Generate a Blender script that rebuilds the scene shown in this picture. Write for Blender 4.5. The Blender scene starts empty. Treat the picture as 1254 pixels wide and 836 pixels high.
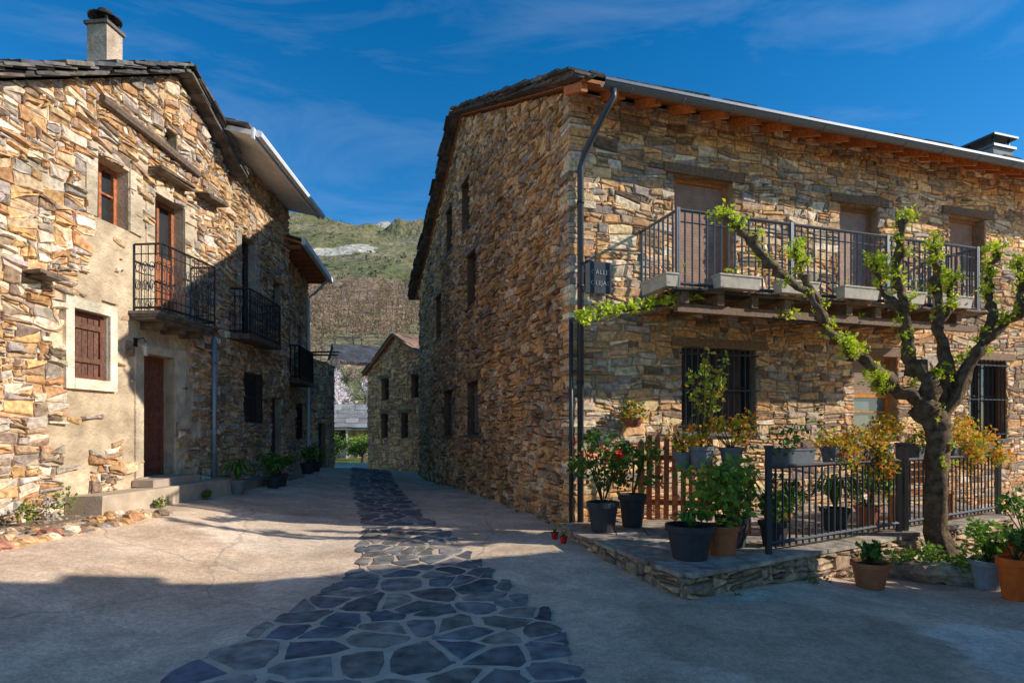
import bpy, math, random
from mathutils import Vector, Matrix, noise
R=random.Random(11)
U=R.uniform
scene=bpy.context.scene
# ------------------------------------------------------------------ materials
def mat(name,rough=.85,ns=14,lo=.6,hi=1.3,bump=.3,bs=40,metal=0,spec=.3,trans=0,bd=.02,big=0):
    m=bpy.data.materials.new(name); m.use_nodes=True; nt=m.node_tree; N=nt.nodes; L=nt.links
    b=N['Principled BSDF']; out=N['Material Output']
    at=N.new('ShaderNodeAttribute'); at.attribute_name='Col'
    tc=N.new('ShaderNodeTexCoord')
    n1=N.new('ShaderNodeTexNoise'); n1.inputs['Scale'].default_value=ns; n1.inputs['Detail'].default_value=4
    L.new(tc.outputs['Object'],n1.inputs['Vector'])
    mr=N.new('ShaderNodeMapRange'); mr.inputs['From Min'].default_value=.3; mr.inputs['From Max'].default_value=.7
    mr.inputs['To Min'].default_value=lo; mr.inputs['To Max'].default_value=hi
    L.new(n1.outputs['Fac'],mr.inputs['Value'])
    v=N.new('ShaderNodeVectorMath'); v.operation='SCALE'
    L.new(at.outputs['Color'],v.inputs[0]); L.new(mr.outputs['Result'],v.inputs['Scale'])
    last=v.outputs[0]
    if big:
        n3=N.new('ShaderNodeTexNoise'); n3.inputs['Scale'].default_value=big; n3.inputs['Detail'].default_value=3
        L.new(tc.outputs['Object'],n3.inputs['Vector'])
        m3=N.new('ShaderNodeMapRange'); m3.inputs['From Min'].default_value=.35; m3.inputs['From Max'].default_value=.65
        m3.inputs['To Min'].default_value=.8; m3.inputs['To Max'].default_value=1.25
        L.new(n3.outputs['Fac'],m3.inputs['Value'])
        v2=N.new('ShaderNodeVectorMath'); v2.operation='SCALE'
        L.new(last,v2.inputs[0]); L.new(m3.outputs['Result'],v2.inputs['Scale']); last=v2.outputs[0]
    L.new(last,b.inputs['Base Color'])
    b.inputs['Roughness'].default_value=rough; b.inputs['Metallic'].default_value=metal
    b.inputs['Specular IOR Level'].default_value=spec
    if bump:
        n2=N.new('ShaderNodeTexNoise'); n2.inputs['Scale'].default_value=bs; n2.inputs['Detail'].default_value=5; n2.inputs['Roughness'].default_value=.65
        L.new(tc.outputs['Object'],n2.inputs['Vector'])
        bp=N.new('ShaderNodeBump'); bp.inputs['Strength'].default_value=bump; bp.inputs['Distance'].default_value=bd
        L.new(n2.outputs['Fac'],bp.inputs['Height']); L.new(bp.outputs['Normal'],b.inputs['Normal'])
    if trans:
        t=N.new('ShaderNodeBsdfTranslucent'); L.new(last,t.inputs['Color'])
        mx=N.new('ShaderNodeMixShader'); mx.inputs[0].default_value=trans
        L.new(b.outputs[0],mx.inputs[1]); L.new(t.outputs[0],mx.inputs[2]); L.new(mx.outputs[0],out.inputs['Surface'])
    return m
M_stone=mat('stone',.9,16,.62,1.45,.7,30,bd=.015,big=.6)
M_mortar=mat('mortar',.95,9,.7,1.25,.8,28,bd=.02,big=.8)
M_plaster=mat('plaster',.92,3.5,.72,1.22,1,9,bd=.07,big=.9)
M_slate=mat('slate',.8,7,.55,1.5,.5,22,spec=.2,bd=.015,big=.8)
M_wood=mat('wood',.7,20,.6,1.25,.4,60,bd=.008)
M_metal=mat('painted_metal',.45,30,.85,1.1,.1,80,metal=.3,spec=.5,bd=.003)
M_glass=mat('window_glass',.06,3,.8,1.2,0,spec=.9)
M_leaf=mat('foliage',.55,5,.8,1.3,0,trans=.35,spec=.3)
M_bark=mat('bark',.95,12,.4,1.4,1,26,bd=.04)
M_clay=mat('clay',.75,9,.8,1.15,.3,40,bd=.005)
M_soil=mat('soil',1,30,.5,1.4,1,40,bd=.03)
M_conc=mat('concrete',.9,5,.8,1.15,.5,30,bd=.015)
M_white=mat('white_paint',.6,6,.85,1.05,.1,50,bd=.004)

class MB:
    def __init__(s): s.v=[];s.f=[];s.c=[];s.m=[]
    def add(s,vs,fs,col=(1,1,1),mat=0):
        b=len(s.v); s.v.extend([tuple(p) for p in vs])
        for f in fs: s.f.append(tuple(i+b for i in f)); s.c.append(col); s.m.append(mat)
    def obj(s,name,mats,parent=None,smooth=False,loc=None,**props):
        me=bpy.data.meshes.new(name); me.from_pydata(s.v,[],s.f)
        for m in mats: me.materials.append(m)
        me.polygons.foreach_set('material_index',s.m)
        if smooth: me.polygons.foreach_set('use_smooth',[True]*len(s.f))
        ca=me.color_attributes.new(name='Col',type='FLOAT_COLOR',domain='CORNER')
        arr=[]
        for f,c in zip(s.f,s.c): arr.extend((c[0],c[1],c[2],1.0)*len(f))
        ca.data.foreach_set('color',arr)
        me.update()
        o=bpy.data.objects.new(name,me); scene.collection.objects.link(o)
        if parent: o.parent=parent
        if loc: o.location=loc
        for k,v in props.items(): o[k]=v
        return o
def empty(name,loc,ang=0,**props):
    o=bpy.data.objects.new(name,None); scene.collection.objects.link(o)
    o.location=loc; o.rotation_euler=(0,0,ang); o.empty_display_size=.3
    for k,v in props.items(): o[k]=v
    return o
def vary(c,a=.15):
    k=1+U(-a,a); return (c[0]*k,c[1]*k*(1+U(-.04,.04)),c[2]*k*(1+U(-.06,.06)))
def mixp(pal): return vary(R.choice(pal),.22)
BOXF=[(0,1,2,3),(7,6,5,4),(0,4,5,1),(1,5,6,2),(2,6,7,3),(3,7,4,0)]
def box(mb,x0,x1,y0,y1,z0,z1,col=(1,1,1),m=0,j=0):
    vs=[(x0,y0,z0),(x1,y0,z0),(x1,y1,z0),(x0,y1,z0),(x0,y0,z1),(x1,y0,z1),(x1,y1,z1),(x0,y1,z1)]
    if j: vs=[(a+U(-j,j),b+U(-j,j),c+U(-j,j)) for a,b,c in vs]
    mb.add(vs,BOXF,col,m)
def tube(mb,pts,rad,n=8,col=(1,1,1),m=0,rough=0,cap=True):
    pts=[Vector(p) for p in pts]
    if not isinstance(rad,(list,tuple)): rad=[rad]*len(pts)
    rings=[];up=None
    for i,p in enumerate(pts):
        d=(pts[min(i+1,len(pts)-1)]-pts[max(i-1,0)])
        d=d.normalized() if d.length>1e-6 else Vector((0,0,1))
        if up is None: up=Vector((0,0,1)) if abs(d.z)<.9 else Vector((1,0,0))
        s=d.cross(up).normalized(); up=s.cross(d).normalized()
        ring=[]
        for k in range(n):
            a=2*math.pi*k/n; r=rad[i]*(1+(noise.noise(p*3+Vector((math.cos(a),math.sin(a),0))*1.2)*rough if rough else 0))
            ring.append(p+(s*math.cos(a)+up*math.sin(a))*r)
        rings.append(ring)
    vs=[tuple(q) for r in rings for q in r]; fs=[]
    for i in range(len(pts)-1):
        for k in range(n):
            k2=(k+1)%n; fs.append((i*n+k,i*n+k2,(i+1)*n+k2,(i+1)*n+k))
    if cap: fs.append(tuple(range(n-1,-1,-1))); fs.append(tuple((len(pts)-1)*n+k for k in range(n)))
    mb.add(vs,fs,col,m)
def bar(mb,p,q,w=.02,col=(1,1,1),m=0):
    tube(mb,[p,q],w*.7,4,col,m)
def lathe(mb,prof,c=(0,0,0),n=20,col=(1,1,1),m=0):
    vs=[];fs=[]
    for r,z in prof:
        for k in range(n):
            a=2*math.pi*k/n; vs.append((c[0]+r*math.cos(a),c[1]+r*math.sin(a),c[2]+z))
    for i in range(len(prof)-1):
        for k in range(n):
            k2=(k+1)%n; fs.append((i*n+k,i*n+k2,(i+1)*n+k2,(i+1)*n+k))
    mb.add(vs,fs,col,m)
def leaves(mb,c,r,n,size,cols,m=0,sq=1.0):
    c=Vector(c)
    for _ in range(n):
        d=Vector((R.gauss(0,1),R.gauss(0,1),R.gauss(0,1))).normalized()*(r*U(.2,1)**.6)
        d.z*=sq; p=c+d
        a=Vector((U(-1,1),U(-1,1),U(-.7,1))).normalized(); b=a.orthogonal().normalized()
        b=(Matrix.Rotation(U(0,6.28),3,a)@b)
        s=size*U(.6,1.3)
        tip=p+a*s*1.3; mid=p+a*s*.6
        cup=a.cross(b)*s*.15
        mb.add([p,mid+b*s*.42+cup,tip,mid-b*s*.42+cup],[(0,1,2,3)],vary(R.choice(cols),.25),m)
# ------------------------------------------------------------------ stone walls
class F:
    def __init__(s,o,A,N): s.o=Vector(o); s.A=Vector(A).normalized(); s.N=Vector(N).normalized()
    def P(s,a,z,d): return tuple(s.o+s.A*a+s.N*d+Vector((0,0,z)))
def fbox(mb,f,a0,a1,z0,z1,d0,d1,col=(1,1,1),m=0,j=0):
    vs=[f.P(a+U(-j,j),z+U(-j,j),d+U(-j,j)) for (a,z,d) in [(a0,z0,d0),(a1,z0,d0),(a1,z0,d1),(a0,z0,d1),(a0,z1,d0),(a1,z1,d0),(a1,z1,d1),(a0,z1,d1)]]
    mb.add(vs,BOXF,col,m)
def clip(poly,na,nz,c):
    out=[];n=len(poly)
    for i in range(n):
        p=poly[i];q=poly[(i+1)%n]; fp=na*p[0]+nz*p[1]-c; fq=na*q[0]+nz*q[1]-c
        if fp<=0: out.append(p)
        if (fp<0<fq) or (fq<0<fp):
            t=fp/(fp-fq); out.append((p[0]+(q[0]-p[0])*t,p[1]+(q[1]-p[1])*t))
    return out
def area(p):
    return abs(sum(p[i][0]*p[(i+1)%len(p)][1]-p[(i+1)%len(p)][0]*p[i][1] for i in range(len(p))))/2
def stone(mb,f,poly,depth,col,gap=.007,m=0,tilt=1.0):
    n=len(poly); cx=sum(p[0] for p in poly)/n; cz=sum(p[1] for p in poly)/n
    w=max(p[0] for p in poly)-min(p[0] for p in poly); h=max(p[1] for p in poly)-min(p[1] for p in poly)
    if w<.025 or h<.018: return
    ms=min(w,h); pts=[]
    for i in range(n):
        p=poly[i];q=poly[(i+1)%n]; pts.append((p[0],p[1],1))
        if math.hypot(p[0]-q[0],p[1]-q[1])>.1:
            t=U(.35,.65); pts.append((p[0]+(q[0]-p[0])*t,p[1]+(q[1]-p[1])*t,0))
    r0=[];r1=[];r2=[]; ta=U(-.22,.22)*tilt; tz=U(-.35,.35)*tilt; j=min(.018,ms*.15)
    for a,z,corner in pts:
        sa=(cx-a);sz=(cz-z)
        g=gap*(1.0 if not corner else 1.3)
        a1=a+math.copysign(min(g*U(.4,2.2),abs(sa)*.6),sa)+U(-j,j)*(.9 if corner else .3); z1=z+math.copysign(min(g*U(.5,2),abs(sz)*.6),sz)+U(-j,j)*.9
        c=min(.018,ms*.15)
        a2=a1+math.copysign(min(c*U(.5,1.5),abs(sa)*.5),sa); z2=z1+math.copysign(min(c*U(.5,1.5),abs(sz)*.5),sz)
        r0.append(f.P(a1,z1,-.01)); r1.append(f.P(a1,z1,depth*U(.4,.8)))
        r2.append(f.P(a2,z2,depth+ta*(a-cx)*.4+tz*(z-cz)*.6+U(-.007,.007)*tilt))
    k=len(pts); fs=[]
    for i in range(k):
        i2=(i+1)%k; fs.append((i,i2,k+i2,k+i)); fs.append((k+i,k+i2,2*k+i2,2*k+i))
    fs.append(tuple(range(2*k,3*k)))
    mb.add(r0+r1+r2,fs,col,m)
def wall(mb,f,W,H,ops=(),pal=None,tops=(),a0=0,z0=0,band=(.2,.42),chunk=(.25,.8),lay=.1,prot=(.015,.06),mort=(.2,.15,.1),
         reveal=.28,keep=None,wav=.03,mm=1,gap=.007,skew=.12,tilt=1.0):
    xs=sorted({a0,W,*[v for o in ops for v in (o[0],o[1])]}); zs=sorted({z0,H,*[v for o in ops for v in (o[2],o[3])]})
    for i in range(len(xs)-1):
        for k in range(len(zs)-1):
            ca=(xs[i]+xs[i+1])/2; cz=(zs[k]+zs[k+1])/2
            if any(o[0]<ca<o[1] and o[2]<cz<o[3] for o in ops): continue
            p=[(xs[i],zs[k]),(xs[i+1],zs[k]),(xs[i+1],zs[k+1]),(xs[i],zs[k+1])]
            for t in tops: p=clip(p,*t) if p else p
            if len(p)>2: mb.add([f.P(a,z,0) for a,z in p],[tuple(range(len(p)))],mort,mm)
    for o in ops:
        q=[(o[0],o[2]),(o[1],o[2]),(o[1],o[3]),(o[0],o[3])]
        for i in range(4):
            p=q[i];r=q[(i+1)%4]
            mb.add([f.P(*p,0),f.P(*r,0),f.P(*r,-reveal),f.P(*p,-reveal)],[(0,1,2,3)],o[4] if len(o)>4 else mort,mm)
    def emit(p):
        for tt in tops: p=clip(p,*tt) if p else p
        p=clip(p,0,-1,-z0+.02) if p else p
        p=clip(p,0,1,H) if p else p
        p=clip(p,1,0,W+.02) if p else p
        p=clip(p,-1,0,-a0+.02) if p else p
        if len(p)<3: return
        pieces=[p]
        for o in ops:
            np_=[]
            for q in pieces:
                if max(v[0] for v in q)<=o[0] or min(v[0] for v in q)>=o[1] or max(v[1] for v in q)<=o[2] or min(v[1] for v in q)>=o[3]:
                    np_.append(q); continue
                np_.append(clip(q,1,0,o[0])); np_.append(clip(q,-1,0,-o[1]))
                mid=clip(clip(q,-1,0,-o[0]) or [],1,0,o[1])
                if mid: np_.append(clip(mid,0,1,o[2])); np_.append(clip(mid,0,-1,-o[3]))
            pieces=[q for q in np_ if len(q)>2 and area(q)>.0008]
        for q in pieces:
            ca=sum(v[0] for v in q)/len(q); cz=sum(v[1] for v in q)/len(q)
            if keep and not keep(ca,cz): continue
            stone(mb,f,q,U(*prot),mixp(pal),gap,0,tilt)
    z=z0; ph=U(0,6)
    def wv(a,zz): return zz+wav*(math.sin(a*.8+zz*.9+ph)+.6*math.sin(a*2.1+ph*2+zz)+.45*math.sin(a*5.3+zz*3)+.3*math.sin(a*11+zz*7))
    while z<H+.1:
        bh=U(*band); a=a0-U(0,.1)
        while a<W:
            cw=U(*chunk); a1=min(a+cw,W+.02)
            if W+.02-a1<.1: a1=W+.02
            s=max(a,a0-.02)
            nl=max(1,int(round(bh/(lay*U(.5,1.9)))))
            hs=[U(.4,1.6) for _ in range(nl)]; t=sum(hs); zz=z; sk0=0
            for li,h in enumerate(hs):
                z2=zz+bh*h/t; ns=1 if R.random()<.6 else (2 if R.random()<.7 else 3)
                if (a1-s)>.5: ns+=1
                sk1=U(-skew,skew)*(a1-s) if li<nl-1 else 0
                cuts=sorted([s]+[s+(a1-s)*(i+U(.15,.85))/ns for i in range(1,ns)]+[a1])
                kk=lambda a_,k_: k_*((a_-s)/(a1-s+1e-6)-.5)*2
                dl=0
                for ci,(c0,c1) in enumerate(zip(cuts[:-1],cuts[1:])):
                    dr=U(-.35,.35)*(z2-zz) if ci<len(cuts)-2 else 0
                    emit([(c0-dl,wv(c0,zz)+kk(c0,sk0)),(c1-dr,wv(c1,zz)+kk(c1,sk0)),(c1+dr,wv(c1,z2)+kk(c1,sk1)),(c0+dl,wv(c0,z2)+kk(c0,sk1))])
                    dl=dr
                zz=z2; sk0=sk1
            a=a1
            if a>=W: break
        z+=bh
def slates(mb,O,Uv,Vv,lu,lv,su=.45,sv=.36,th=.03,pal=((.09,.08,.075),(.13,.115,.10),(.17,.135,.1),(.07,.067,.065)),m=0,lift=.0,over=.06):
    O=Vector(O);Uv=Vector(Uv).normalized();Vv=Vector(Vv).normalized();Nn=Uv.cross(Vv).normalized()
    if Nn.z<0: Nn=-Nn
    v=-over
    while v<lv:
        u=-U(0,.3)
        while u<lu:
            w=su*U(.6,1.35); h=sv*U(1.25,1.6)
            v0=v+U(-.05,.05); u1=min(u+w,lu+U(0,.06)); u0=max(u,-U(0,.08)); t=th*U(.7,1.5); e=U(.02,.05)+lift
            v1=min(v0+h,lv)
            cs=[(u0+U(-.02,.02),v0+U(-.04,.04)),(u1+U(-.02,.01),v0+U(-.04,.04)),(u1,v1),(u0,v1)]
            lo=[O+Uv*a+Vv*b+Nn*(e if i<2 else .005) for i,(a,b) in enumerate(cs)]
            hi=[p+Nn*t for p in lo]
            if u1-u0>.05 and v1-v0>.05: mb.add(lo+hi,BOXF,vary(R.choice(pal),.25),m)
            u+=w
        v+=sv*U(.85,1.1)
# ------------------------------------------------------------------ openings
DK=(.035,.032,.03)
def window(house,f,a0,a1,z0,z1,d=-.18,kind='glass',fc=(.12,.06,.035),mull=1,sill=None,lintel=None,grille=False,name='window',scol=None,label=None,gcol=(.03,.035,.04)):
    mb=MB(); t=.06
    fbox(mb,f,a0,a0+t,z0,z1,d-.05,d+.03,fc); fbox(mb,f,a1-t,a1,z0,z1,d-.05,d+.03,fc)
    fbox(mb,f,a0+t,a1-t,z1-t,z1,d-.05,d+.03,fc); fbox(mb,f,a0+t,a1-t,z0,z0+t,d-.05,d+.03,fc)
    if kind=='glass':
        for i in range(1,mull+1):
            a=a0+(a1-a0)*i/(mull+1); fbox(mb,f,a-.03,a+.03,z0+t,z1-t,d-.045,d+.02,fc)
        zc=z0+(z1-z0)*.55; fbox(mb,f,a0+t,a1-t,zc-.015,zc+.015,d-.042,d+.012,fc)
    o=mb.obj(name,[M_wood],house)
    if label: o['label']=label
    mb=MB()
    if kind=='glass':
        fbox(mb,f,a0+t,a1-t,z0+t,z1-t,d-.04,d-.03,gcol); mb.obj('pane',[M_glass],o)
    elif kind=='roller':
        z=z0+t
        c=scol or (.2,.1,.05)
        while z<z1-t-.01:
            fbox(mb,f,a0+t,a1-t,z+.002,min(z+.045,z1-t),d-.045,d-.01+U(-.001,.001),vary(c,.03)); z+=.046
        mb.obj('shutter',[M_conc],o)
    elif kind=='board':
        a=a0+t; c=scol or (.14,.12,.1)
        while a<a1-t-.02:
            fbox(mb,f,a,min(a+.11,a1-t)-.006,z0+t,z1-t,d-.045,d+U(-.008,.006),vary(c,.15)); a+=.115
        fbox(mb,f,a0+t,a1-t,z0+.25*(z1-z0),z0+.25*(z1-z0)+.08,d+.007,d+.028,vary(c,.1)); fbox(mb,f,a0+t,a1-t,z0+.75*(z1-z0),z0+.75*(z1-z0)+.08,d+.007,d+.028,vary(c,.1))
        mb.obj('shutter',[M_wood],o)
    if sill:
        mb=MB(); fbox(mb,f,a0-.08,a1+.08,z0-.07,z0-.004,-.15,.07,sill,0,.008); mb.obj('sill',[M_slate],o)
    if lintel:
        mb=MB(); fbox(mb,f,a0-.22,a1+.22,z1+.004,z1+.15,-.2,.055,lintel,0,.012); mb.obj('lintel',[M_wood],o)
    if grille:
        mb=MB(); a=a0+.06
        while a<a1: bar(mb,f.P(a,z0-.02,.03),f.P(a,z1+.02,.03),.022,DK); a+=.12
        for z in (z0+.1,(z0+z1)/2,z1-.1): fbox(mb,f,a0-.05,a1+.05,z-.012,z+.012,.02,.04,DK)
        mb.obj('grille',[M_metal],o)
    return o
def door(house,f,a0,a1,z0,z1,d=-.2,c=(.2,.07,.03),glass=False,lintel=None,label=None,gcol=(.25,.32,.36)):
    mb=MB(); t=.07
    fbox(mb,f,a0,a0+t,z0,z1,d-.05,d+.04,c); fbox(mb,f,a1-t,a1,z0,z1,d-.05,d+.04,c); fbox(mb,f,a0+t,a1-t,z1-t,z1,d-.05,d+.04,c)
    a=a0+t; n=max(2,int((a1-a0-2*t)/.13)); w=(a1-a0-2*t)/n
    zt=z1-t if not glass else z0+(z1-z0)*.5
    for i in range(n): fbox(mb,f,a+i*w+.003,a+(i+1)*w-.003,z0,zt,d-.04,d+U(-.004,.004),vary(c,.12))
    for zz in (z0+.12,z0+(z1-z0)*.48): fbox(mb,f,a0+t,a1-t,zz,zz+.12,d+.006,d+.022,vary(c,.1))
    if glass: fbox(mb,f,(a0+a1)/2-.03,(a0+a1)/2+.03,zt,z1-t,d-.02,d+.02,c)
    o=mb.obj('door',[M_wood],house)
    if label: o['label']=label
    if glass:
        mb=MB(); fbox(mb,f,a0+t,a1-t,zt+.002,z1-t-.002,d-.03,d-.021,gcol); mb.obj('pane',[M_glass],o)
    mb=MB(); tube(mb,[f.P(a0+.14,z0+1.0,d+.02),f.P(a0+.14,z0+1.0,d+.07),f.P(a0+.24,z0+1.0,d+.075)],.012,6,(.3,.25,.15)); mb.obj('handle',[M_metal],o)
    if lintel:
        mb=MB(); fbox(mb,f,a0-.22,a1+.22,z1+.004,z1+.17,-.2,.06,lintel,0,.012); mb.obj('lintel',[M_wood],o)
    return o
def railing(mb,pts,z0,z1,sp=.12,w=.018,col=DK,rail=.03,scroll=False):
    for p,q in zip(pts[:-1],pts[1:]):
        p=Vector((p[0],p[1],0));q=Vector((q[0],q[1],0)); L=(q-p).length; n=max(1,int(L/sp))
        for zz in (z0+.06,z1):
            bar(mb,p+Vector((0,0,zz)),q+Vector((0,0,zz)),rail,col)
        if scroll:
            for zz in (z1-.16,z0+.2): bar(mb,p+Vector((0,0,zz)),q+Vector((0,0,zz)),.014,col)
        for i in range(n+1):
            c=p.lerp(q,i/n)
            ww=w if i not in (0,n) else w*1.7
            bar(mb,c+Vector((0,0,z0)),c+Vector((0,0,z1)),ww,col)
            if scroll and i<n:
                d=(q-p)/n; cc=c+d*.5
                for zc in (z0+.42,z0+.72):
                    pp=[]
                    for k in range(11):
                        a=k/10*2*math.pi*1.15; r=.055*(1-k/16)
                        pp.append(cc+d.normalized()*math.cos(a)*r+Vector((0,0,zc+math.sin(a)*r*1.9)))
                    tube(mb,pp,.007,4,col)
# ------------------------------------------------------------------ ground
def interp(x,T):
    if x<=T[0][0]: return T[0][1]
    for (a,b),(c,d) in zip(T[:-1],T[1:]):
        if x<=c:
            t=(x-a)/(c-a); t=t*t*(3-2*t); return b+(d-b)*t
    return T[-1][1]
def sm(t): t=max(0,min(1,t)); return t*t*(3-2*t)
def g(x,y):
    h=interp(y,[(-5,0),(6,0),(9.5,.13),(14,.1),(23,-.13),(32,-.25),(60,-.3)])
    s=sm((-x-2.6)/3.4); lt=interp(y,[(0,.3),(8,.46),(19,.42),(29,-.2)])
    h=h*(1-s)+lt*s
    r=sm((x-2)/3); h=h*(1-r)+interp(y,[(0,-.08),(6,-.12),(8,-.2),(13,-.1)])*r
    return h+.012*noise.noise(Vector((x*.7,y*.7,0)))
def grid(x0,x1,nx,y0,y1,ny,h,name,mats,**props):
    mb=MB()
    vs=[(x0+(x1-x0)*i/nx,y0+(y1-y0)*k/ny,h(x0+(x1-x0)*i/nx,y0+(y1-y0)*k/ny)) for k in range(ny+1) for i in range(nx+1)]
    fs=[(k*(nx+1)+i,k*(nx+1)+i+1,(k+1)*(nx+1)+i+1,(k+1)*(nx+1)+i) for k in range(ny) for i in range(nx)]
    mb.add(vs,fs,(1,1,1)); return mb.obj(name,mats,smooth=True,**props)
def ground_mat(name,cols,scale,cracks=0,bump=.5,bs=60,bd=.01,spots=()):
    m=bpy.data.materials.new(name); m.use_nodes=True; nt=m.node_tree; N=nt.nodes; L=nt.links; b=N['Principled BSDF']
    tc=N.new('ShaderNodeTexCoord')
    n=N.new('ShaderNodeTexNoise'); n.inputs['Scale'].default_value=scale; n.inputs['Detail'].default_value=9; n.inputs['Roughness'].default_value=.62
    L.new(tc.outputs['Object'],n.inputs['Vector'])
    cr=N.new('ShaderNodeValToRGB'); e=cr.color_ramp.elements
    e[0].position=cols[0][0]; e[0].color=(*cols[0][1],1); e[1].position=cols[-1][0]; e[1].color=(*cols[-1][1],1)
    for p,c in cols[1:-1]: x=e.new(p); x.color=(*c,1)
    L.new(n.outputs['Fac'],cr.inputs[0]); last=cr.outputs[0]
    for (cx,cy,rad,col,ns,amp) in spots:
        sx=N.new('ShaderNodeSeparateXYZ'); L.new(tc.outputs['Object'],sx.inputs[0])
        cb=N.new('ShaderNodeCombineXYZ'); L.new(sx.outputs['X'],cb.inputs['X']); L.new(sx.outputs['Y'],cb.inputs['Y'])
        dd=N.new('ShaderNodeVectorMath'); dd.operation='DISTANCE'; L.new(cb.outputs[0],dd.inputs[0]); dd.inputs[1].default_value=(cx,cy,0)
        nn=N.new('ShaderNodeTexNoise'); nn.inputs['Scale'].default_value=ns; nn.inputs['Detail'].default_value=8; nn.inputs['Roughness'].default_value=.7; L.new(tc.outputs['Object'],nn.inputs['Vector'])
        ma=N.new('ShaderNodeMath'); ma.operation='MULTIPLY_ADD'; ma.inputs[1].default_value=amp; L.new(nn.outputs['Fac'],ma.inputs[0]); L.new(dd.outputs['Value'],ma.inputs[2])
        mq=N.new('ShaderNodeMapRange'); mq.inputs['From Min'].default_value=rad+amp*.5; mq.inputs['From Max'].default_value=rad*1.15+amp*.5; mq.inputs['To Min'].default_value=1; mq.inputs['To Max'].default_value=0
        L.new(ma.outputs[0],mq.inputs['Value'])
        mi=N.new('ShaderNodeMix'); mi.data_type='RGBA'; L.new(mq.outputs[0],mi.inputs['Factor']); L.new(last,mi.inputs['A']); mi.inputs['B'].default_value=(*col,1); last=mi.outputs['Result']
    n2=N.new('ShaderNodeTexNoise'); n2.inputs['Scale'].default_value=bs; n2.inputs['Detail'].default_value=5
    L.new(tc.outputs['Object'],n2.inputs['Vector'])
    mm=N.new('ShaderNodeMapRange'); mm.inputs['From Min'].default_value=.3; mm.inputs['From Max'].default_value=.7; mm.inputs['To Min'].default_value=.78; mm.inputs['To Max'].default_value=1.18
    L.new(n2.outputs['Fac'],mm.inputs['Value'])
    v=N.new('ShaderNodeVectorMath'); v.operation='SCALE'; L.new(last,v.inputs[0]); L.new(mm.outputs[0],v.inputs['Scale']); last=v.outputs[0]
    hgt=n2.outputs['Fac']
    if cracks:
        nw=N.new('ShaderNodeTexNoise'); nw.inputs['Scale'].default_value=.6; nw.inputs['Detail'].default_value=6; L.new(tc.outputs['Object'],nw.inputs['Vector'])
        ad=N.new('ShaderNodeVectorMath'); ad.operation='MULTIPLY_ADD'; ad.inputs[1].default_value=(.9,.9,.9)
        L.new(nw.outputs['Color'],ad.inputs[0]); L.new(tc.outputs['Object'],ad.inputs[2])
        vo=N.new('ShaderNodeTexVoronoi'); vo.feature='DISTANCE_TO_EDGE'; vo.inputs['Scale'].default_value=.22; L.new(ad.outputs[0],vo.inputs['Vector'])
        lt=N.new('ShaderNodeMapRange'); lt.inputs['From Min'].default_value=.001; lt.inputs['From Max'].default_value=.004; lt.inputs['To Min'].default_value=.74; lt.inputs['To Max'].default_value=1
        L.new(vo.outputs['Distance'],lt.inputs['Value'])
        v2=N.new('ShaderNodeVectorMath'); v2.operation='SCALE'; L.new(last,v2.inputs[0]); L.new(lt.outputs[0],v2.inputs['Scale']); last=v2.outputs[0]
        for sc,lo in ((.45,.86),(2.3,.84),(14,.86)):
            ns=N.new('ShaderNodeTexNoise'); ns.inputs['Scale'].default_value=sc; ns.inputs['Detail'].default_value=5; L.new(ad.outputs[0],ns.inputs['Vector'])
            ms=N.new('ShaderNodeMapRange'); ms.inputs['From Min'].default_value=.38; ms.inputs['From Max'].default_value=.6; ms.inputs['To Min'].default_value=lo; ms.inputs['To Max'].default_value=1.06
            L.new(ns.outputs['Fac'],ms.inputs['Value'])
            v3=N.new('ShaderNodeVectorMath'); v3.operation='SCALE'; L.new(last,v3.inputs[0]); L.new(ms.outputs[0],v3.inputs['Scale']); last=v3.outputs[0]
    L.new(last,b.inputs['Base Color']); b.inputs['Roughness'].default_value=.9; b.inputs['Specular IOR Level'].default_value=.2
    bp=N.new('ShaderNodeBump'); bp.inputs['Strength'].default_value=bump; bp.inputs['Distance'].default_value=bd
    L.new(hgt,bp.inputs['Height']); L.new(bp.outputs[0],b.inputs['Normal'])
    return m
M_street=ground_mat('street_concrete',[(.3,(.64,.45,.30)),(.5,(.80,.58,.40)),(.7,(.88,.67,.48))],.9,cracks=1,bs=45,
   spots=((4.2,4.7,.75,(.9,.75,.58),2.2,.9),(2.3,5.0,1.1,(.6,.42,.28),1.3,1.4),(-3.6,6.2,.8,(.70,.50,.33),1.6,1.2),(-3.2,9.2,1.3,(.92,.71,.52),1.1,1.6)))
M_grass=ground_mat('rough_grass',[(.3,(.08,.12,.02)),(.55,(.14,.16,.04)),(.7,(.22,.18,.08))],.3,bs=4,bd=.3)
M_hill=ground_mat('hillside',[(.36,(.12,.13,.045)),(.46,(.19,.185,.075)),(.56,(.28,.235,.12)),(.66,(.38,.31,.19))],.012,bs=.22,bd=2.5,bump=1,
   spots=((-97,345,20,(.70,.60,.46),.05,38),(-84,500,46,(.44,.40,.35),.09,60),(-58,190,50,(.34,.23,.14),.05,55)))
grid(-14,18,128,-10,34,176,g,'street',[M_street],kind='structure')
gmb=MB(); gmb.add([(-3000,-3000,-.45),(3000,-3000,-.45),(3000,3000,-.45),(-3000,3000,-.45)],[(0,1,2,3)]); gmb.obj('ground',[M_grass],kind='structure')
RIB=[(2.4,-2.0,.75),(4.05,-2.3,.42),(5.35,-2.05,.34),(6.3,-1.9,-.05),(7.2,-1.8,-.38),(9.5,-2.25,-1.2),(12,-3.0,-1.95),(16,-4.2,-3.05),(24,-6.2,-5.0)]
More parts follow.
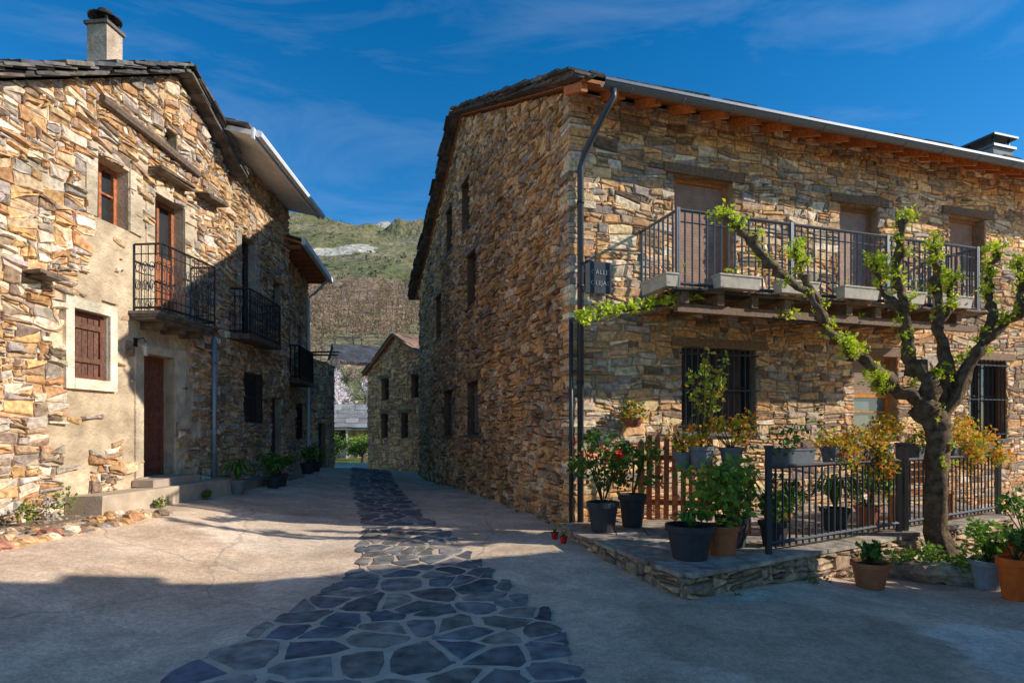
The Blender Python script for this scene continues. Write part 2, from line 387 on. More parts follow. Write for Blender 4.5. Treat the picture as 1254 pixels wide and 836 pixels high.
def rib(y):
    y=max(2.4,min(24,y))
    for a,b in zip(RIB[:-1],RIB[1:]):
        if a[0]<=y<=b[0]:
            t=(y-a[0])/(b[0]-a[0]); return a[1]+(b[1]-a[1])*t,a[2]+(b[2]-a[2])*t
    return RIB[-1][1:]
def voronoi(seeds,rad):
    cells=[]
    for i,(x,y) in enumerate(seeds):
        p=[(x-rad,y-rad),(x+rad,y-rad),(x+rad,y+rad),(x-rad,y+rad)]
        for k,(x2,y2) in enumerate(seeds):
            if k==i or abs(x2-x)>2*rad or abs(y2-y)>2*rad: continue
            na=x2-x;nb=y2-y; p=clip(p,na,nb,(x2*x2+y2*y2-x*x-y*y)/2)
            if len(p)<3: break
        if len(p)>2: cells.append((x,y,p))
    return cells
seeds=[];y=2.4
while y<24:
    sp=.4 if y<6.5 else .34
    x0,x1=rib(y); x=x0-sp*1.6+U(0,.1)
    while x<x1+sp*1.6:
        if R.random()>.16: seeds.append((x+U(-.26,.26)*sp*2,y+U(-.24,.24)*sp*2))
        x+=sp*U(.8,1.25)
    y+=sp*.75
mb=MB()
ys=[2.4+.3*i for i in range(int(21.4/.3)+1)]
for a,b in zip(ys[:-1],ys[1:]):
    for k in range(8):
        q=[]
        for yy,kk in ((a,k),(a,k+1),(b,k+1),(b,k)):
            l,r=rib(yy); l-=.02+.1*noise.noise(Vector((1,yy*2,0))); r+=.02+.1*noise.noise(Vector((5,yy*2,0)))
            xx=l+(r-l)*kk/8; q.append((xx,yy,g(xx,yy)+.008))
        mb.add(q,[(0,1,2,3)],(.66,.50,.36),1)
for x,y,p in voronoi(seeds,.48):
    l,r=rib(y)
    p=clip(p,-1,0,-(l-.1)) ; p=clip(p,1,0,r+.1) if p else p
    if len(p)<3: continue
    cx=sum(q[0] for q in p)/len(p); cy=sum(q[1] for q in p)/len(p)
    if area(p)<.03: continue
    if max(q[0] for q in p)-min(q[0] for q in p)>.95: continue
    k=1-U(.07,.19); pts=[]
    for i in range(len(p)):
        a=p[i];b=p[(i+1)%len(p)]
        pts.append((cx+(a[0]-cx)*k*.94+U(-.018,.018),cy+(a[1]-cy)*k*.94+U(-.018,.018))); t=U(.4,.6)
        pts.append((cx+(a[0]*(1-t)+b[0]*t-cx)*k+U(-.028,.028),cy+(a[1]*(1-t)+b[1]*t-cy)*k+U(-.028,.028)))
    h=U(.012,.018); n=len(pts)
    v0=[(a,b,g(a,b)+.004) for a,b in pts]; v1=[(a,b,g(a,b)+h-.003) for a,b in pts]; v2=[(cx+(a-cx)*.96,cy+(b-cy)*.96,g(a,b)+h) for a,b in pts]
    fs=[(i,(i+1)%n,n+(i+1)%n,n+i) for i in range(n)]+[(n+i,n+(i+1)%n,2*n+(i+1)%n,2*n+i) for i in range(n)]+[tuple(range(2*n,3*n))]
    mb.add(v0+v1+v2,fs,vary(R.choice([(.18,.165,.155),(.22,.20,.175),(.30,.25,.20),(.13,.13,.135)]),.25),0)
mb.obj('slate_paving',[M_slate,M_conc],kind='structure')
# hill
def hz(x,y):
    t=max(0,(y-52)/440)
    base=172*min(t,1.0)**1.2 if t<1 else 172-(y-492)*.25
    base*=1+.10*noise.noise(Vector((x*.004,y*.003,1)))+.03*math.sin(x*.02)
    base+=t*9*noise.noise(Vector((x*.02,y*.02,3)))+t*3*noise.noise(Vector((x*.08,y*.08,5)))
    if y>430:
        r=noise.noise(Vector((x*.07,y*.07,9))); base+=max(0,r)*20*sm((x+125)/40)
    return base-.6
grid(-480,260,125,46,640,105,hz,'hill',[M_hill],kind='structure')
mb=MB()
for _ in range(600):
    y=U(210,500); x=y*U(-.42,-.08)
    if noise.noise(Vector((x*.02,y*.02,7)))<.0 or math.hypot(x+97,y-345)<32: continue
    c=(x,y,hz(x,y)+.2); leaves(mb,c,U(.8,1.8),6,U(.7,1.3),[(.12,.14,.05),(.15,.15,.07),(.20,.17,.09)],sq=.5)
mb.obj('hillside_shrubs',[M_leaf],kind='stuff')
mb=MB()
for _ in range(330):
    y=U(95,225); x=y*U(-.42,-.08); z=hz(x,y); h=U(4,6.5)
    if y<118 and -34<x<-18: continue
    col=R.choice([(.40,.25,.15),(.30,.20,.12),(.44,.29,.18),(.26,.21,.10)])
    tube(mb,[(x,y,z),(x+U(-.3,.3),y,z+h*.6)],[.16,.07],4,(.24,.18,.12))
    for k in range(12):
        a=U(0,6.28); r=U(.3,1)*h*.32; zz=z+h*U(.35,1)
        p=Vector((x+U(-.2,.2),y,z+h*U(.25,.6))); q=Vector((x+math.cos(a)*r,y+math.sin(a)*r,zz)); w=Vector((.09,.02,0))
        mb.add([p,p+w,q],[(0,1,2)],vary(col,.2))
    leaves(mb,(x,y,z+h*.6),h*.42,46,.42,[col])
mb.obj('bare_woodland',[M_leaf],kind='stuff')
# ------------------------------------------------------------------ HOUSE R
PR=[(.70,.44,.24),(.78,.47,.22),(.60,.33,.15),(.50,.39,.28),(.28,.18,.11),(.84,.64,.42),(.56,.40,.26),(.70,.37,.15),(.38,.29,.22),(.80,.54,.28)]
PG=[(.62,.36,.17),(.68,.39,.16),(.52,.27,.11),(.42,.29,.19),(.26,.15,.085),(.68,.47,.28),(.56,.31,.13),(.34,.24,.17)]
angR=math.atan2(.311,.95); CR=Vector((.94,9.5,0))
HR=empty('stone_house',CR,angR,label='rubble stone house with slate roof and long balcony',category='house')
def RW(x,y,z=0):
    c,s=math.cos(angR),math.sin(angR); return Vector((CR.x+c*x-s*y,CR.y+s*x+c*y,z))
FA=F((0,0,0),(1,0,0),(0,-1,0)); FG=F((0,0,0),(0,1,0),(-1,0,0))
WR=15.0; SP=14.3; EZ=7.0; SL=.43
opsA=[(1.85,3.02,3.85,5.95),(5.38,6.31,3.85,5.88),(8.17,9.16,4.85,5.97),(2.0,3.5,1.65,3.07),(5.72,6.79,1.62,3.07),(8.7,9.8,1.5,3.1)]
opsG=[(6.45,7.4,7.0,8.3),(8.5,9.4,6.95,8.25),(5.8,6.8,4.85,6.2),(10.1,11.1,4.6,6.0),(5.5,6.8,1.55,2.9),(8.4,9.8,1.5,2.85)]
mb=MB()
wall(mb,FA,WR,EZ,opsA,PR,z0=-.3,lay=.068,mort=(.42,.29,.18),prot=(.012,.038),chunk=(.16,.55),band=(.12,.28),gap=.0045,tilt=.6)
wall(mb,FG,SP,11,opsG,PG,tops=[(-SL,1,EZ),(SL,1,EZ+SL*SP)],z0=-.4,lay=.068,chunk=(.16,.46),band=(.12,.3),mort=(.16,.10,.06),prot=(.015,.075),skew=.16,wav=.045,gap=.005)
box(mb,0.3,WR,SP-.02,SP,-.4,EZ,(.2,.15,.1),1)
mb.add([(WR,0,-.3),(WR,SP,-.3),(WR,SP,EZ),(WR,SP/2,EZ+SL*SP/2),(WR,0,EZ)],[(0,1,2,3,4)],(.2,.15,.1),1)
z=-.1
while z<6.85:
    h=U(.05,.13); a=U(.15,.4);b=U(.15,.4)
    if R.random()<.5: a,b=b,a
    box(mb,-.04-U(0,.04),a,-.042-U(0,.012),b,z+.005,z+h-.004,mixp(PR),0,.012); z+=h
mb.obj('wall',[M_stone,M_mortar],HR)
mb=MB(); over=.7; x0=-.3;x1=WR+.3; k=math.hypot(1,SL)
zb=lambda y: EZ+SL*y+.06
for s in (0,1):
    def T(x,y,z): return (x,y,z) if s==0 else (x,SP-y,z)
    xw=-.1
    vs=[T(xw,-over,zb(-over)),T(x1,-over,zb(-over)),T(x1,SP/2,zb(SP/2)),T(xw,SP/2,zb(SP/2))]
    vt=[(a,b,c+.05) for a,b,c in vs]
    mb.add(vs+vt,BOXF,(.5,.19,.07),1)
    O=T(x0,-over,zb(-over)+.055); Vv=(0,1,SL) if s==0 else (0,-1,SL)
    slates(mb,O,(1,0,0),Vv,x1-x0,(over+SP/2)*k,.5,.38)
    slates(mb,(x0-.08,O[1],O[2]+.03),(1,0,0),Vv,.55,(over+SP/2)*k,.5,.33,.04)
    slates(mb,(x0+.02,O[1],O[2]-.05),(1,0,0),Vv,.24,(over+SP/2)*k,.4,.4,.04,pal=((.12,.09,.07),(.09,.075,.065)))
x=-.08
while x<WR:
    vs=[]
    for zz in (-.14,-.003):
        for yy,xx in ((-over+.06,-.05),(-over+.06,.05),(.02,.05),(.02,-.05)):
            vs.append((x+xx,yy,zb(yy)+zz))
    mb.add(vs,BOXF,vary((.68,.23,.07),.15),1); x+=.62
roofR=mb.obj('roof',[M_slate,M_wood],HR)
mb=MB()
box(mb,13.2-.36,13.2+.36,2.6-.36,2.6+.36,7.6,9.0,(.34,.34,.33),1); box(mb,13.2-.42,13.2+.42,2.18,3.02,9.0,9.06,(.2,.2,.2),2)
for dx in (-.3,.3):
    for dy in (-.3,.3): box(mb,13.2+dx-.02,13.2+dx+.02,2.6+dy-.02,2.6+dy+.02,9.06,9.27,DK,2)
box(mb,12.75,13.65,2.15,3.05,9.27,9.32,(.07,.07,.075),2)
mb.obj('chimney',[M_stone,M_conc,M_metal],roofR)
GM=(.17,.185,.21)
mb=MB(); gy=-over-.08; gz=zb(-over)-.0
n=10; prof=[(math.cos(math.pi+math.pi*i/n)*.085,math.sin(math.pi+math.pi*i/n)*.085) for i in range(n+1)]
ring=[(gy+a,gz+b) for a,b in prof]+[(gy+a*.9,gz+b*.9) for a,b in reversed(prof)]
vs=[(.15,a,b) for a,b in ring]+[(x1,a,b) for a,b in ring]; m_=len(ring)
mb.add(vs,[(i,(i+1)%m_,m_+(i+1)%m_,m_+i) for i in range(m_)]+[tuple(range(m_)),tuple(range(m_,2*m_))],GM)
box(mb,.15,x1,gy-.1,gy-.082,gz-.02,gz+.02,GM)
x=.6
while x<WR: tube(mb,[(x,gy-.09,gz+.01),(x,gy-.06,gz-.07),(x,gy,gz-.095),(x,gy+.09,gz-.05)],.01,4,GM); x+=.9
mb.obj('gutter',[M_metal],HR,smooth=False)
mb=MB(); tube(mb,[(.32,gy,gz-.08),(.32,gy,gz-.2),(.26,gy+.12,gz-.34),(.12,-.22,5.95),(.09,-.13,5.75),(.09,-.13,.2)],.05,12,(.07,.075,.085))
tube(mb,[(-.06,-.11,3.4),(-.06,-.11,.15)],.035,8,(.05,.05,.05))
for z in (5.2,3.9,2.4,1.0): tube(mb,[(.09,-.13,z),(.09,-.13,z+.04)],.062,10,DK)
mb.obj('downpipe',[M_metal],HR,smooth=True)
LW=(.26,.15,.08)
window(HR,FA,*opsA[0],kind='roller',fc=(.6,.24,.08),lintel=LW,scol=(.46,.27,.18))
window(HR,FA,*opsA[1],kind='roller',fc=(.4,.2,.1),lintel=LW,scol=(.52,.34,.24))
window(HR,FA,*opsA[2],kind='roller',fc=(.4,.2,.1),lintel=LW,scol=(.46,.27,.18),sill=(.2,.18,.16))
window(HR,FA,*opsA[3],kind='glass',fc=(.07,.05,.04),lintel=LW,grille=True,mull=1,sill=(.2,.18,.16))
o=opsA[4]
window(HR,FA,o[0],o[1],1.62,2.36,kind='glass',fc=(.8,.3,.05),mull=0,sill=(.2,.18,.16),gcol=(.16,.2,.2),label='orange varnished window below a half closed shutter')
window(HR,FA,o[0],o[1],2.363,3.07,kind='roller',fc=(.5,.25,.1),lintel=LW,scol=(.4,.28,.2))
window(HR,FA,*opsA[5],kind='glass',fc=(.07,.05,.04),lintel=LW,grille=True,sill=(.2,.18,.16))
for i,o in enumerate(opsG):
    window(HR,FG,*o,kind='board' if i>=2 else 'glass',fc=(.1,.07,.05),lintel=LW,sill=(.16,.14,.12),scol=(.28,.24,.2) if i>3 else (.12,.09,.07))
mb=MB(); bx0,bx1,by=1.23,7.42,-1.05; fz=3.72
yy=-.03
while yy>by-.08:
    box(mb,bx0-.05,bx1+.05,yy-.135,yy-.005,fz,fz+.05,vary((.26,.16,.09),.2)); yy-=.14
slates(mb,(bx0-.08,by-.1,fz-.02),(1,0,0),(0,1,0),bx1-bx0+.16,.3,.45,.2,.02,m=1,over=.02)
x=bx0+.1
while x<bx1: box(mb,x-.06,x+.06,by-.05,0,fz-.17,fz-.003,vary((.28,.16,.09),.2)); x+=.62
box(mb,bx0,bx1,by-.0,by+.1,fz-.29,fz-.172,(.24,.14,.08))
balc=mb.obj('balcony',[M_wood,M_slate],HR)
mb=MB(); RC=(.15,.155,.165)
railing(mb,[(bx0,-.02),(bx0,by),(bx1,by),(bx1,-.02)],fz+.06,4.92,sp=.125,w=.026,col=RC,rail=.04)
bar(mb,(bx0,by,4.75),(bx1,by,4.75),.02,RC)
for x in (bx0,3.3,5.3,bx1): box(mb,x-.028,x+.028,by-.028,by+.028,fz-.05,4.95,RC)
mb.obj('railing',[M_metal],balc)
sg=empty('street_sign',RW(.19,-.075,3.84),angR,label='dark slate street name plaque fixed beside the drainpipe',category='street sign')
mb=MB(); box(mb,0,.46,-.02,0,0,.5,(.07,.08,.09),0,.002)
mb.obj('plaque',[M_conc],sg)
def text(body,size,parent,loc,rot,col,name='lettering'):
    cu=bpy.data.curves.new(name,'FONT'); cu.body=body; cu.size=size; cu.extrude=.002; cu.align_x='CENTER'; cu.space_character=1.08
    to=bpy.data.objects.new(name,cu); scene.collection.objects.link(to); bpy.context.view_layer.update()
    me=bpy.data.meshes.new_from_object(to.evaluated_get(bpy.context.evaluated_depsgraph_get())); bpy.data.objects.remove(to)
    ca=me.color_attributes.new(name='Col',type='FLOAT_COLOR',domain='CORNER'); ca.data.foreach_set('color',[*col,1.0]*len(me.loops))
    me.materials.clear(); me.materials.append(M_white); o=bpy.data.objects.new(name,me); scene.collection.objects.link(o); o.parent=parent; o.location=loc; o.rotation_euler=rot; return o
text('CALLE',.1,sg,(.25,-.025,.3),(math.pi/2,0,0),(.38,.40,.42))
text('OLEJAS',.095,sg,(.25,-.025,.13),(math.pi/2,0,0),(.38,.40,.42))
# ------------------------------------------------------------------ terrace
DP=[(.80,9.30),(.95,8.35),(1.75,6.05),(8.3,10.1),(8.75,12.0)]
dk=empty('terrace',(DP[2][0],DP[2][1],0),0,label='low raised stone terrace with slate flags before the house',category='terrace')
mb=MB(); O=Vector((DP[2][0],DP[2][1],0)); TZ=.26
loc=[(p[0]-O.x,p[1]-O.y) for p in DP]
mb.add([(a,b,TZ-.03) for a,b in loc],[(0,1,2,3,4)],(.3,.24,.18),1)
PD=[(.48,.33,.2),(.40,.30,.2),(.58,.40,.24),(.30,.22,.16)]
for a,b in zip(loc[:4],loc[1:]):
    d=Vector((b[0]-a[0],b[1]-a[1],0)); L=d.length; d.normalize(); nn=Vector((d.y,-d.x,0))
    wall(mb,F((a[0],a[1],0),d,nn),L,TZ-.05,(),PD,z0=-.4,prot=(.02,.07),lay=.08,chunk=(.15,.42),mort=(.26,.18,.12))
    u=0
    while u<L-.02:
        w=min(U(.35,.8),L-u); p=Vector((a[0],a[1],0))+d*u; q=p+d*(w-.012)
        i=-nn*.42; o=nn*.07
        pts=[p+o,q+o,q+i,p+i]; pts=[v+Vector((U(-.02,.02),U(-.02,.02),0)) for v in pts]
        mb.add([(v.x,v.y,TZ-.045) for v in pts]+[(v.x,v.y,TZ+U(-.003,.004)) for v in pts],BOXF,vary((.38,.31,.24),.25),2); u+=w
sd=[(i*.5+U(-.15,.15)-1,k*.5+U(-.15,.15)) for i in range(17) for k in range(13)]
for x,y,p in voronoi(sd,.6):
    for a,b in zip(loc,loc[1:]+loc[:1]):
        dx,dy=b[0]-a[0],b[1]-a[1]; l=math.hypot(dx,dy); na,nb=dy/l,-dx/l; p=clip(p,na,nb,na*a[0]+nb*a[1]-.36) if p else p
    if len(p)<3 or area(p)<.01: continue
    cx=sum(q[0] for q in p)/len(p); cy=sum(q[1] for q in p)/len(p)
    pts=[(cx+(a-cx)*.93,cy+(b-cy)*.93) for a,b in p]; n=len(pts)
    mb.add([(a,b,TZ-.035) for a,b in pts]+[(a,b,TZ-.008) for a,b in pts],[(i,(i+1)%n,n+(i+1)%n,n+i) for i in range(n)]+[tuple(range(n,2*n))],vary((.38,.31,.24),.25),2)
mb.obj('base',[M_stone,M_mortar,M_slate],dk)
fp0=Vector((2.95,6.95,0)); fp1=Vector((8.25,10.25,0))
def fence(p,q,label):
    e=empty('metal_fence',(p.x,p.y,TZ),0,label=label,category='fence',group='metal fences on the terrace edge')
    mb=MB(); d=q-p; railing(mb,[(0,0),(d.x,d.y)],.06,1.0,sp=.13,w=.02,col=(.045,.05,.06),rail=.035); mb.obj('bars',[M_metal],e)
    for c in ((0,0),(d.x,d.y)):
        mb=MB(); box(mb,c[0]-.03,c[0]+.03,c[1]-.03,c[1]+.03,0,1.22,(.04,.045,.055)); box(mb,c[0]-.04,c[0]+.04,c[1]-.04,c[1]+.04,1.22,1.25,(.04,.045,.055))
        mb.obj('post',[M_metal],e)
fence(fp0,fp0.lerp(fp1,.47),'dark metal bar fence along the terrace edge')
fence(fp0.lerp(fp1,.5),fp1,'dark metal bar fence beyond the tree trunk')
pf=empty('picket_fence',(1.98,9.5,TZ),math.atan2(-.15,1),label='reddish brown wooden picket fence on the terrace',category='fence')
mb=MB(); x=0
while x<1.05:
    h=U(1.2,1.38); l=U(-.015,.015); w=U(.075,.095); mb.add([(x,-.02,.03),(x+w,-.02,.03),(x+w+l,-.02,h-.06),(x+w/2+l,-.02,h),(x+l,-.02,h-.06),(x,0,.03),(x+w,0,.03),(x+w+l,0,h-.06),(x+w/2+l,0,h),(x+l,0,h-.06)],
      [(0,1,2,3,4),(9,8,7,6,5),(0,5,6,1),(1,6,7,2),(2,7,8,3),(3,8,9,4),(4,9,5,0)],vary((.50,.15,.055),.25)); x+=.13
mb.obj('picket',[M_wood],pf)
for z in (.25,.95): mb=MB(); box(mb,0,1.1,.003,.035,z,z+.08,(.34,.10,.04)); mb.obj('rail',[M_wood],pf)
bn=empty('garden_bench',(5.6,9.55,TZ),math.atan2(.311,.95),label='orange wooden garden bench on the terrace',category='bench')
mb=MB()
for i in range(4): box(mb,0,1.5,-.4+i*.11,-.31+i*.11,.42,.45,(.65,.24,.06))
mb.obj('seat',[M_wood],bn); mb=MB()
for i in range(3): box(mb,0,1.5,.06,.085,.55+i*.12,.64+i*.12,(.65,.24,.06))
mb.obj('backrest',[M_wood],bn)
for x in (.1,1.34):
    mb=MB(); box(mb,x,x+.06,-.38,-.32,0,.419,(.5,.2,.06)); box(mb,x,x+.06,.0,.058,0,.9,(.5,.2,.06)); mb.obj('leg',[M_wood],bn)
# ------------------------------------------------------------------ pots and plants
LG=[(.10,.20,.03),(.17,.30,.04),(.06,.12,.02)]; LL=[(.60,.68,.03),(.46,.58,.03),(.70,.76,.06)]; LY=[(.80,.50,.03),(.6,.5,.04),(.8,.24,.03),(.28,.34,.04)]
RED=[(.75,.01,.015),(.75,.03,.03)]
def pot(x,y,z,r,h,col,plant,label,ph=.5,pr=.3,cols=LG,n=260,fl=None,ls=.07,group='flower pots on the terrace'):
    e=empty('potted_plant',(x,y,z),U(0,3),label=label,category='potted plant',group=group)
    mb=MB(); lathe(mb,[(0,0),(r*.68,0),(r*.72,.01),(r*.93,h*.8),(r*.95,h*.82),(r*1.05,h*.83),(r*1.05,h),(r*.95,h),(r*.92,h*.86),(0,h*.86)],col=col); mb.obj('pot',[M_clay],e,smooth=False)
    mb=MB(); lathe(mb,[(0,h*.9),(r*.6,h*.89),(r*.93,h*.87)],col=(.04,.03,.02)); mb.obj('soil',[M_soil],e)
    mb=MB()
    if plant=='bush':
        for i in range(9): tube(mb,[(0,0,h*.85),(U(-1,1)*pr*.6,U(-1,1)*pr*.6,h+ph*U(.4,.9))],.008,4,(.06,.08,.03))
        for i in range(9): leaves(mb,(U(-1,1)*pr*.75,U(-1,1)*pr*.75,h+ph*U(.2,1)),pr*U(.3,.6),n//9,ls,cols)
    elif plant=='tall':
        for i in range(6):
            a=U(0,6.28); q=Vector((math.cos(a)*pr*U(.3,1),math.sin(a)*pr*U(.3,1),h+ph*U(.7,1)))
            s=[Vector((0,0,h*.85)),q*.5+Vector((0,0,h*.4)),q]; tube(mb,s,[.012,.009,.004],5,(.1,.09,.05))
            for k in range(12): c=s[1].lerp(s[2],k/11); leaves(mb,c,.09,max(3,n//70),ls,cols)
    elif plant=='strap':
        for i in range(n//4):
            a=U(0,6.28); l=ph*U(.7,1.2); o=Vector((math.cos(a),math.sin(a),0)); pv=Vector((-o.y,o.x,0))*.012
            p=[Vector((0,0,h*.85)),o*pr*.35+Vector((0,0,h+l*.75)),o*pr*.8+Vector((0,0,h+l*.85)),o*pr*1.25+Vector((0,0,h+l*.5))]
            c=vary(R.choice(cols),.2)
            for u,v in zip(p[:-1],p[1:]): mb.add([u-pv,u+pv,v+pv,v-pv],[(0,1,2,3)],c)
    if fl:
        for i in range(18): leaves(mb,(U(-1,1)*pr*.9,U(-1,1)*pr*.9,h+ph*U(.3,1)),.04,7,.045,fl)
    mb.obj('foliage',[M_leaf],e)
    return e
BK=(.045,.048,.053); TC=(.46,.15,.06)
pot(1.28,8.5,TZ,.22,.42,BK,'bush','dark pot with red flowering bush by the wall',.9,.44,fl=RED,n=620)
pot(1.78,8.95,TZ,.2,.48,BK,'bush','dark pot with leafy green bush',.7,.34,n=420)
pot(1.98,6.72,TZ,.26,.38,BK,'strap','wide dark bowl pot with low green plant',.16,.2,n=150)
pot(2.42,6.95,TZ,.19,.34,TC,'bush','terracotta pot with spreading green bush',.6,.46,n=620,cols=[(.24,.36,.04),(.14,.24,.03)],ls=.08)
pot(2.72,7.45,TZ,.2,.36,BK,'strap','dark pot with long strappy leaves',.6,.35,n=260)
pot(3.25,7.5,TZ,.18,.3,BK,'bush','dark pot with small green plant',.3,.25,n=200)
pot(3.65,8.3,TZ,.18,.3,TC,'bush','terracotta pot with green plant behind the fence',.5,.32,n=300)
pot(4.6,8.6,TZ,.2,.32,BK,'strap','dark pot with strappy leaves behind the fence',.5,.34,n=260)
pot(5.3,9.0,TZ,.18,.3,TC,'bush','terracotta pot with leafy plant behind the fence',.5,.34,n=320,cols=[(.24,.36,.04),(.14,.24,.03)])
pot(4.12,6.95,g(4.12,6.95),.2,.3,TC,'bush','terracotta pot standing on the ground below the terrace',.2,.2,n=120)
pot(5.55,7.05,g(5.55,7.05),.18,.34,(.3,.3,.3),'bush','grey pot with green plant beside the tree',.35,.24,n=240,cols=[(.24,.38,.05)])
pot(5.42,6.5,g(5.42,6.5),.17,.45,(.85,.15,.02),'bush','bright orange clay pot with leafy plant',.2,.15,n=90)
pot(5.95,7.1,g(5.95,7.1),.17,.5,(.85,.15,.02),'bush','tall bright orange clay pot beside the tree',.2,.15,n=90)
pot(7.3,8.6,g(7.3,8.6),.2,.4,(.4,.12,.06),'bush','clay pot with dense green plant',.5,.35,n=260)
for x,y in ((.62,8.75),(.72,8.45)):
    e=pot(x,y,g(x,y),.055,.1,(.5,.02,.015),'bush','tiny red pot against the house corner',.05,.04,n=20,ls=.02)
st=empty('plant_stand',(2.75,8.35,TZ),.2,label='slatted wooden stand carrying grey planters',category='plant stand')
mb=MB(); box(mb,-.4,.55,-.18,.18,.86,.9,(.35,.15,.06)); mb.obj('shelf',[M_wood],st)
for x in (-.36,.48):
    for y in (-.15,.12): mb=MB(); box(mb,x,x+.04,y,y+.04,0,.858,(.35,.15,.06)); mb.obj('leg',[M_wood],st)
pot(2.6,8.3,TZ+.9,.17,.3,(.2,.21,.22),'tall','grey pot with tall leafy stems on a stand',1.3,.5,n=330,cols=[(.42,.48,.05),(.25,.34,.04),(.6,.36,.05)],ls=.07)
pot(3.05,8.4,TZ+.9,.16,.28,(.2,.21,.22),'bush','grey pot with yellow and red leaves on a stand',.4,.38,n=420,cols=LY,ls=.05)
pot(2.38,8.42,TZ+.9,.13,.22,(.2,.21,.22),'bush','small grey pot with yellow leaves on a stand',.35,.3,n=300,cols=LY,ls=.05)
def planter(loc,ang,L,col,cols,n,label,group,ph=.15,cr=.12,droop=0):
    e=empty('planter_box',loc,ang,label=label,category='planter box',group=group)
    mb=MB(); w=.1
    vs=[(-L/2+.02,-w+.02,0),(L/2-.02,-w+.02,0),(L/2-.02,w-.02,0),(-L/2+.02,w-.02,0),(-L/2,-w,.17),(L/2,-w,.17),(L/2,w,.17),(-L/2,w,.17)]
    mb.add(vs,BOXF,col); box(mb,-L/2-.012,L/2+.012,-w-.012,w+.012,.171,.195,col); mb.obj('box',[M_clay],e)
    mb=MB(); box(mb,-L/2+.03,L/2-.03,-w+.03,w-.03,.196,.2,(.04,.03,.02)); mb.obj('soil',[M_soil],e)
    if n:
        mb=MB()
        for i in range(max(3,int(L*9))): leaves(mb,(U(-L/2-.1,L/2+.1),U(-.2,.12),.18+U(-droop,ph)),cr,n//int(L*9+1),.05,cols)
        mb.obj('foliage',[M_leaf],e)
CW=(.62,.54,.43)
gp='cream planter boxes hung on the balcony'
for x,y,a,n in ((1.1,-.75,math.pi/2,30),(2.15,-1.2,0,60),(3.25,-1.2,0,40),(4.48,-1.2,0,30),(5.5,-1.2,0,50),(6.6,-1.2,0,40)):
    planter(RW(x,y,3.78),angR+a,.72,CW,LG+LL,n,'cream planter box hanging outside the balcony rail',gp,ph=.1)
fa=math.atan2(3.3,5.3); gf='planter boxes on the terrace fence'
for k,n,c,dr in ((.09,160,LG,0),(.27,1100,LY,.3),(.385,1100,LY,.3),(.62,400,LG+LY,.05),(.8,1100,LY,.3),(.92,1100,LY,.3)):
    p=fp0.lerp(fp1,k); planter((p.x-.02,p.y+.12,1.27),fa,.7,(.13,.14,.15),c,n,'grey planter box on the fence with '+('yellow and red trailing leaves' if c is LY else 'small green leaves'),gf,ph=.3,droop=dr,cr=.2)
hb=empty('hanging_basket',RW(1.0,-.16,1.72),angR,label='wall basket with red and yellow plants on the stone wall',category='hanging basket')
mb=MB(); lathe(mb,[(0,0),(.1,.02),(.15,.1),(.16,.16),(.14,.16)],col=(.3,.1,.05)); mb.obj('basket',[M_clay],hb)
mb=MB(); leaves(mb,(0,0,.24),.24,240,.05,LY+LG,sq=.8); mb.obj('foliage',[M_leaf],hb)
vn=empty('climbing_vine',RW(.9,-.6,3.3),0,label='vine shoot with lime green leaves trailing from the balcony',category='vine')
O=Vector(RW(.9,-.6,3.3)); vp=[RW(6.8,-.9,3.5),RW(5,-1.0,3.42),RW(3,-1.0,3.4),RW(1.6,-.95,3.62),RW(.9,-.9,3.5),RW(.2,-1.0,3.35),RW(-.35,-1.05,3.2)]
mb=MB(); tube(mb,[p-O for p in vp],[.03,.03,.028,.024,.02,.014,.006],6,(.12,.08,.05),rough=.3); mb.obj('stem',[M_bark],vn)
mb=MB()
for i in range(24):
    t=i/23; c=vp[3].lerp(vp[4],min(1,t*3)) if t<.33 else (vp[4].lerp(vp[5],(t-.33)*3) if t<.66 else vp[5].lerp(vp[6],min(1,(t-.66)*3)))
    leaves(mb,c-O+Vector((0,0,.05)),.12,20,.065,LL)
for c in (vp[1],vp[2]): 
    for i in range(3): leaves(mb,c-O+Vector((U(-.4,.4),0,.1)),.1,14,.06,LL)
mb.obj('foliage',[M_leaf],vn)
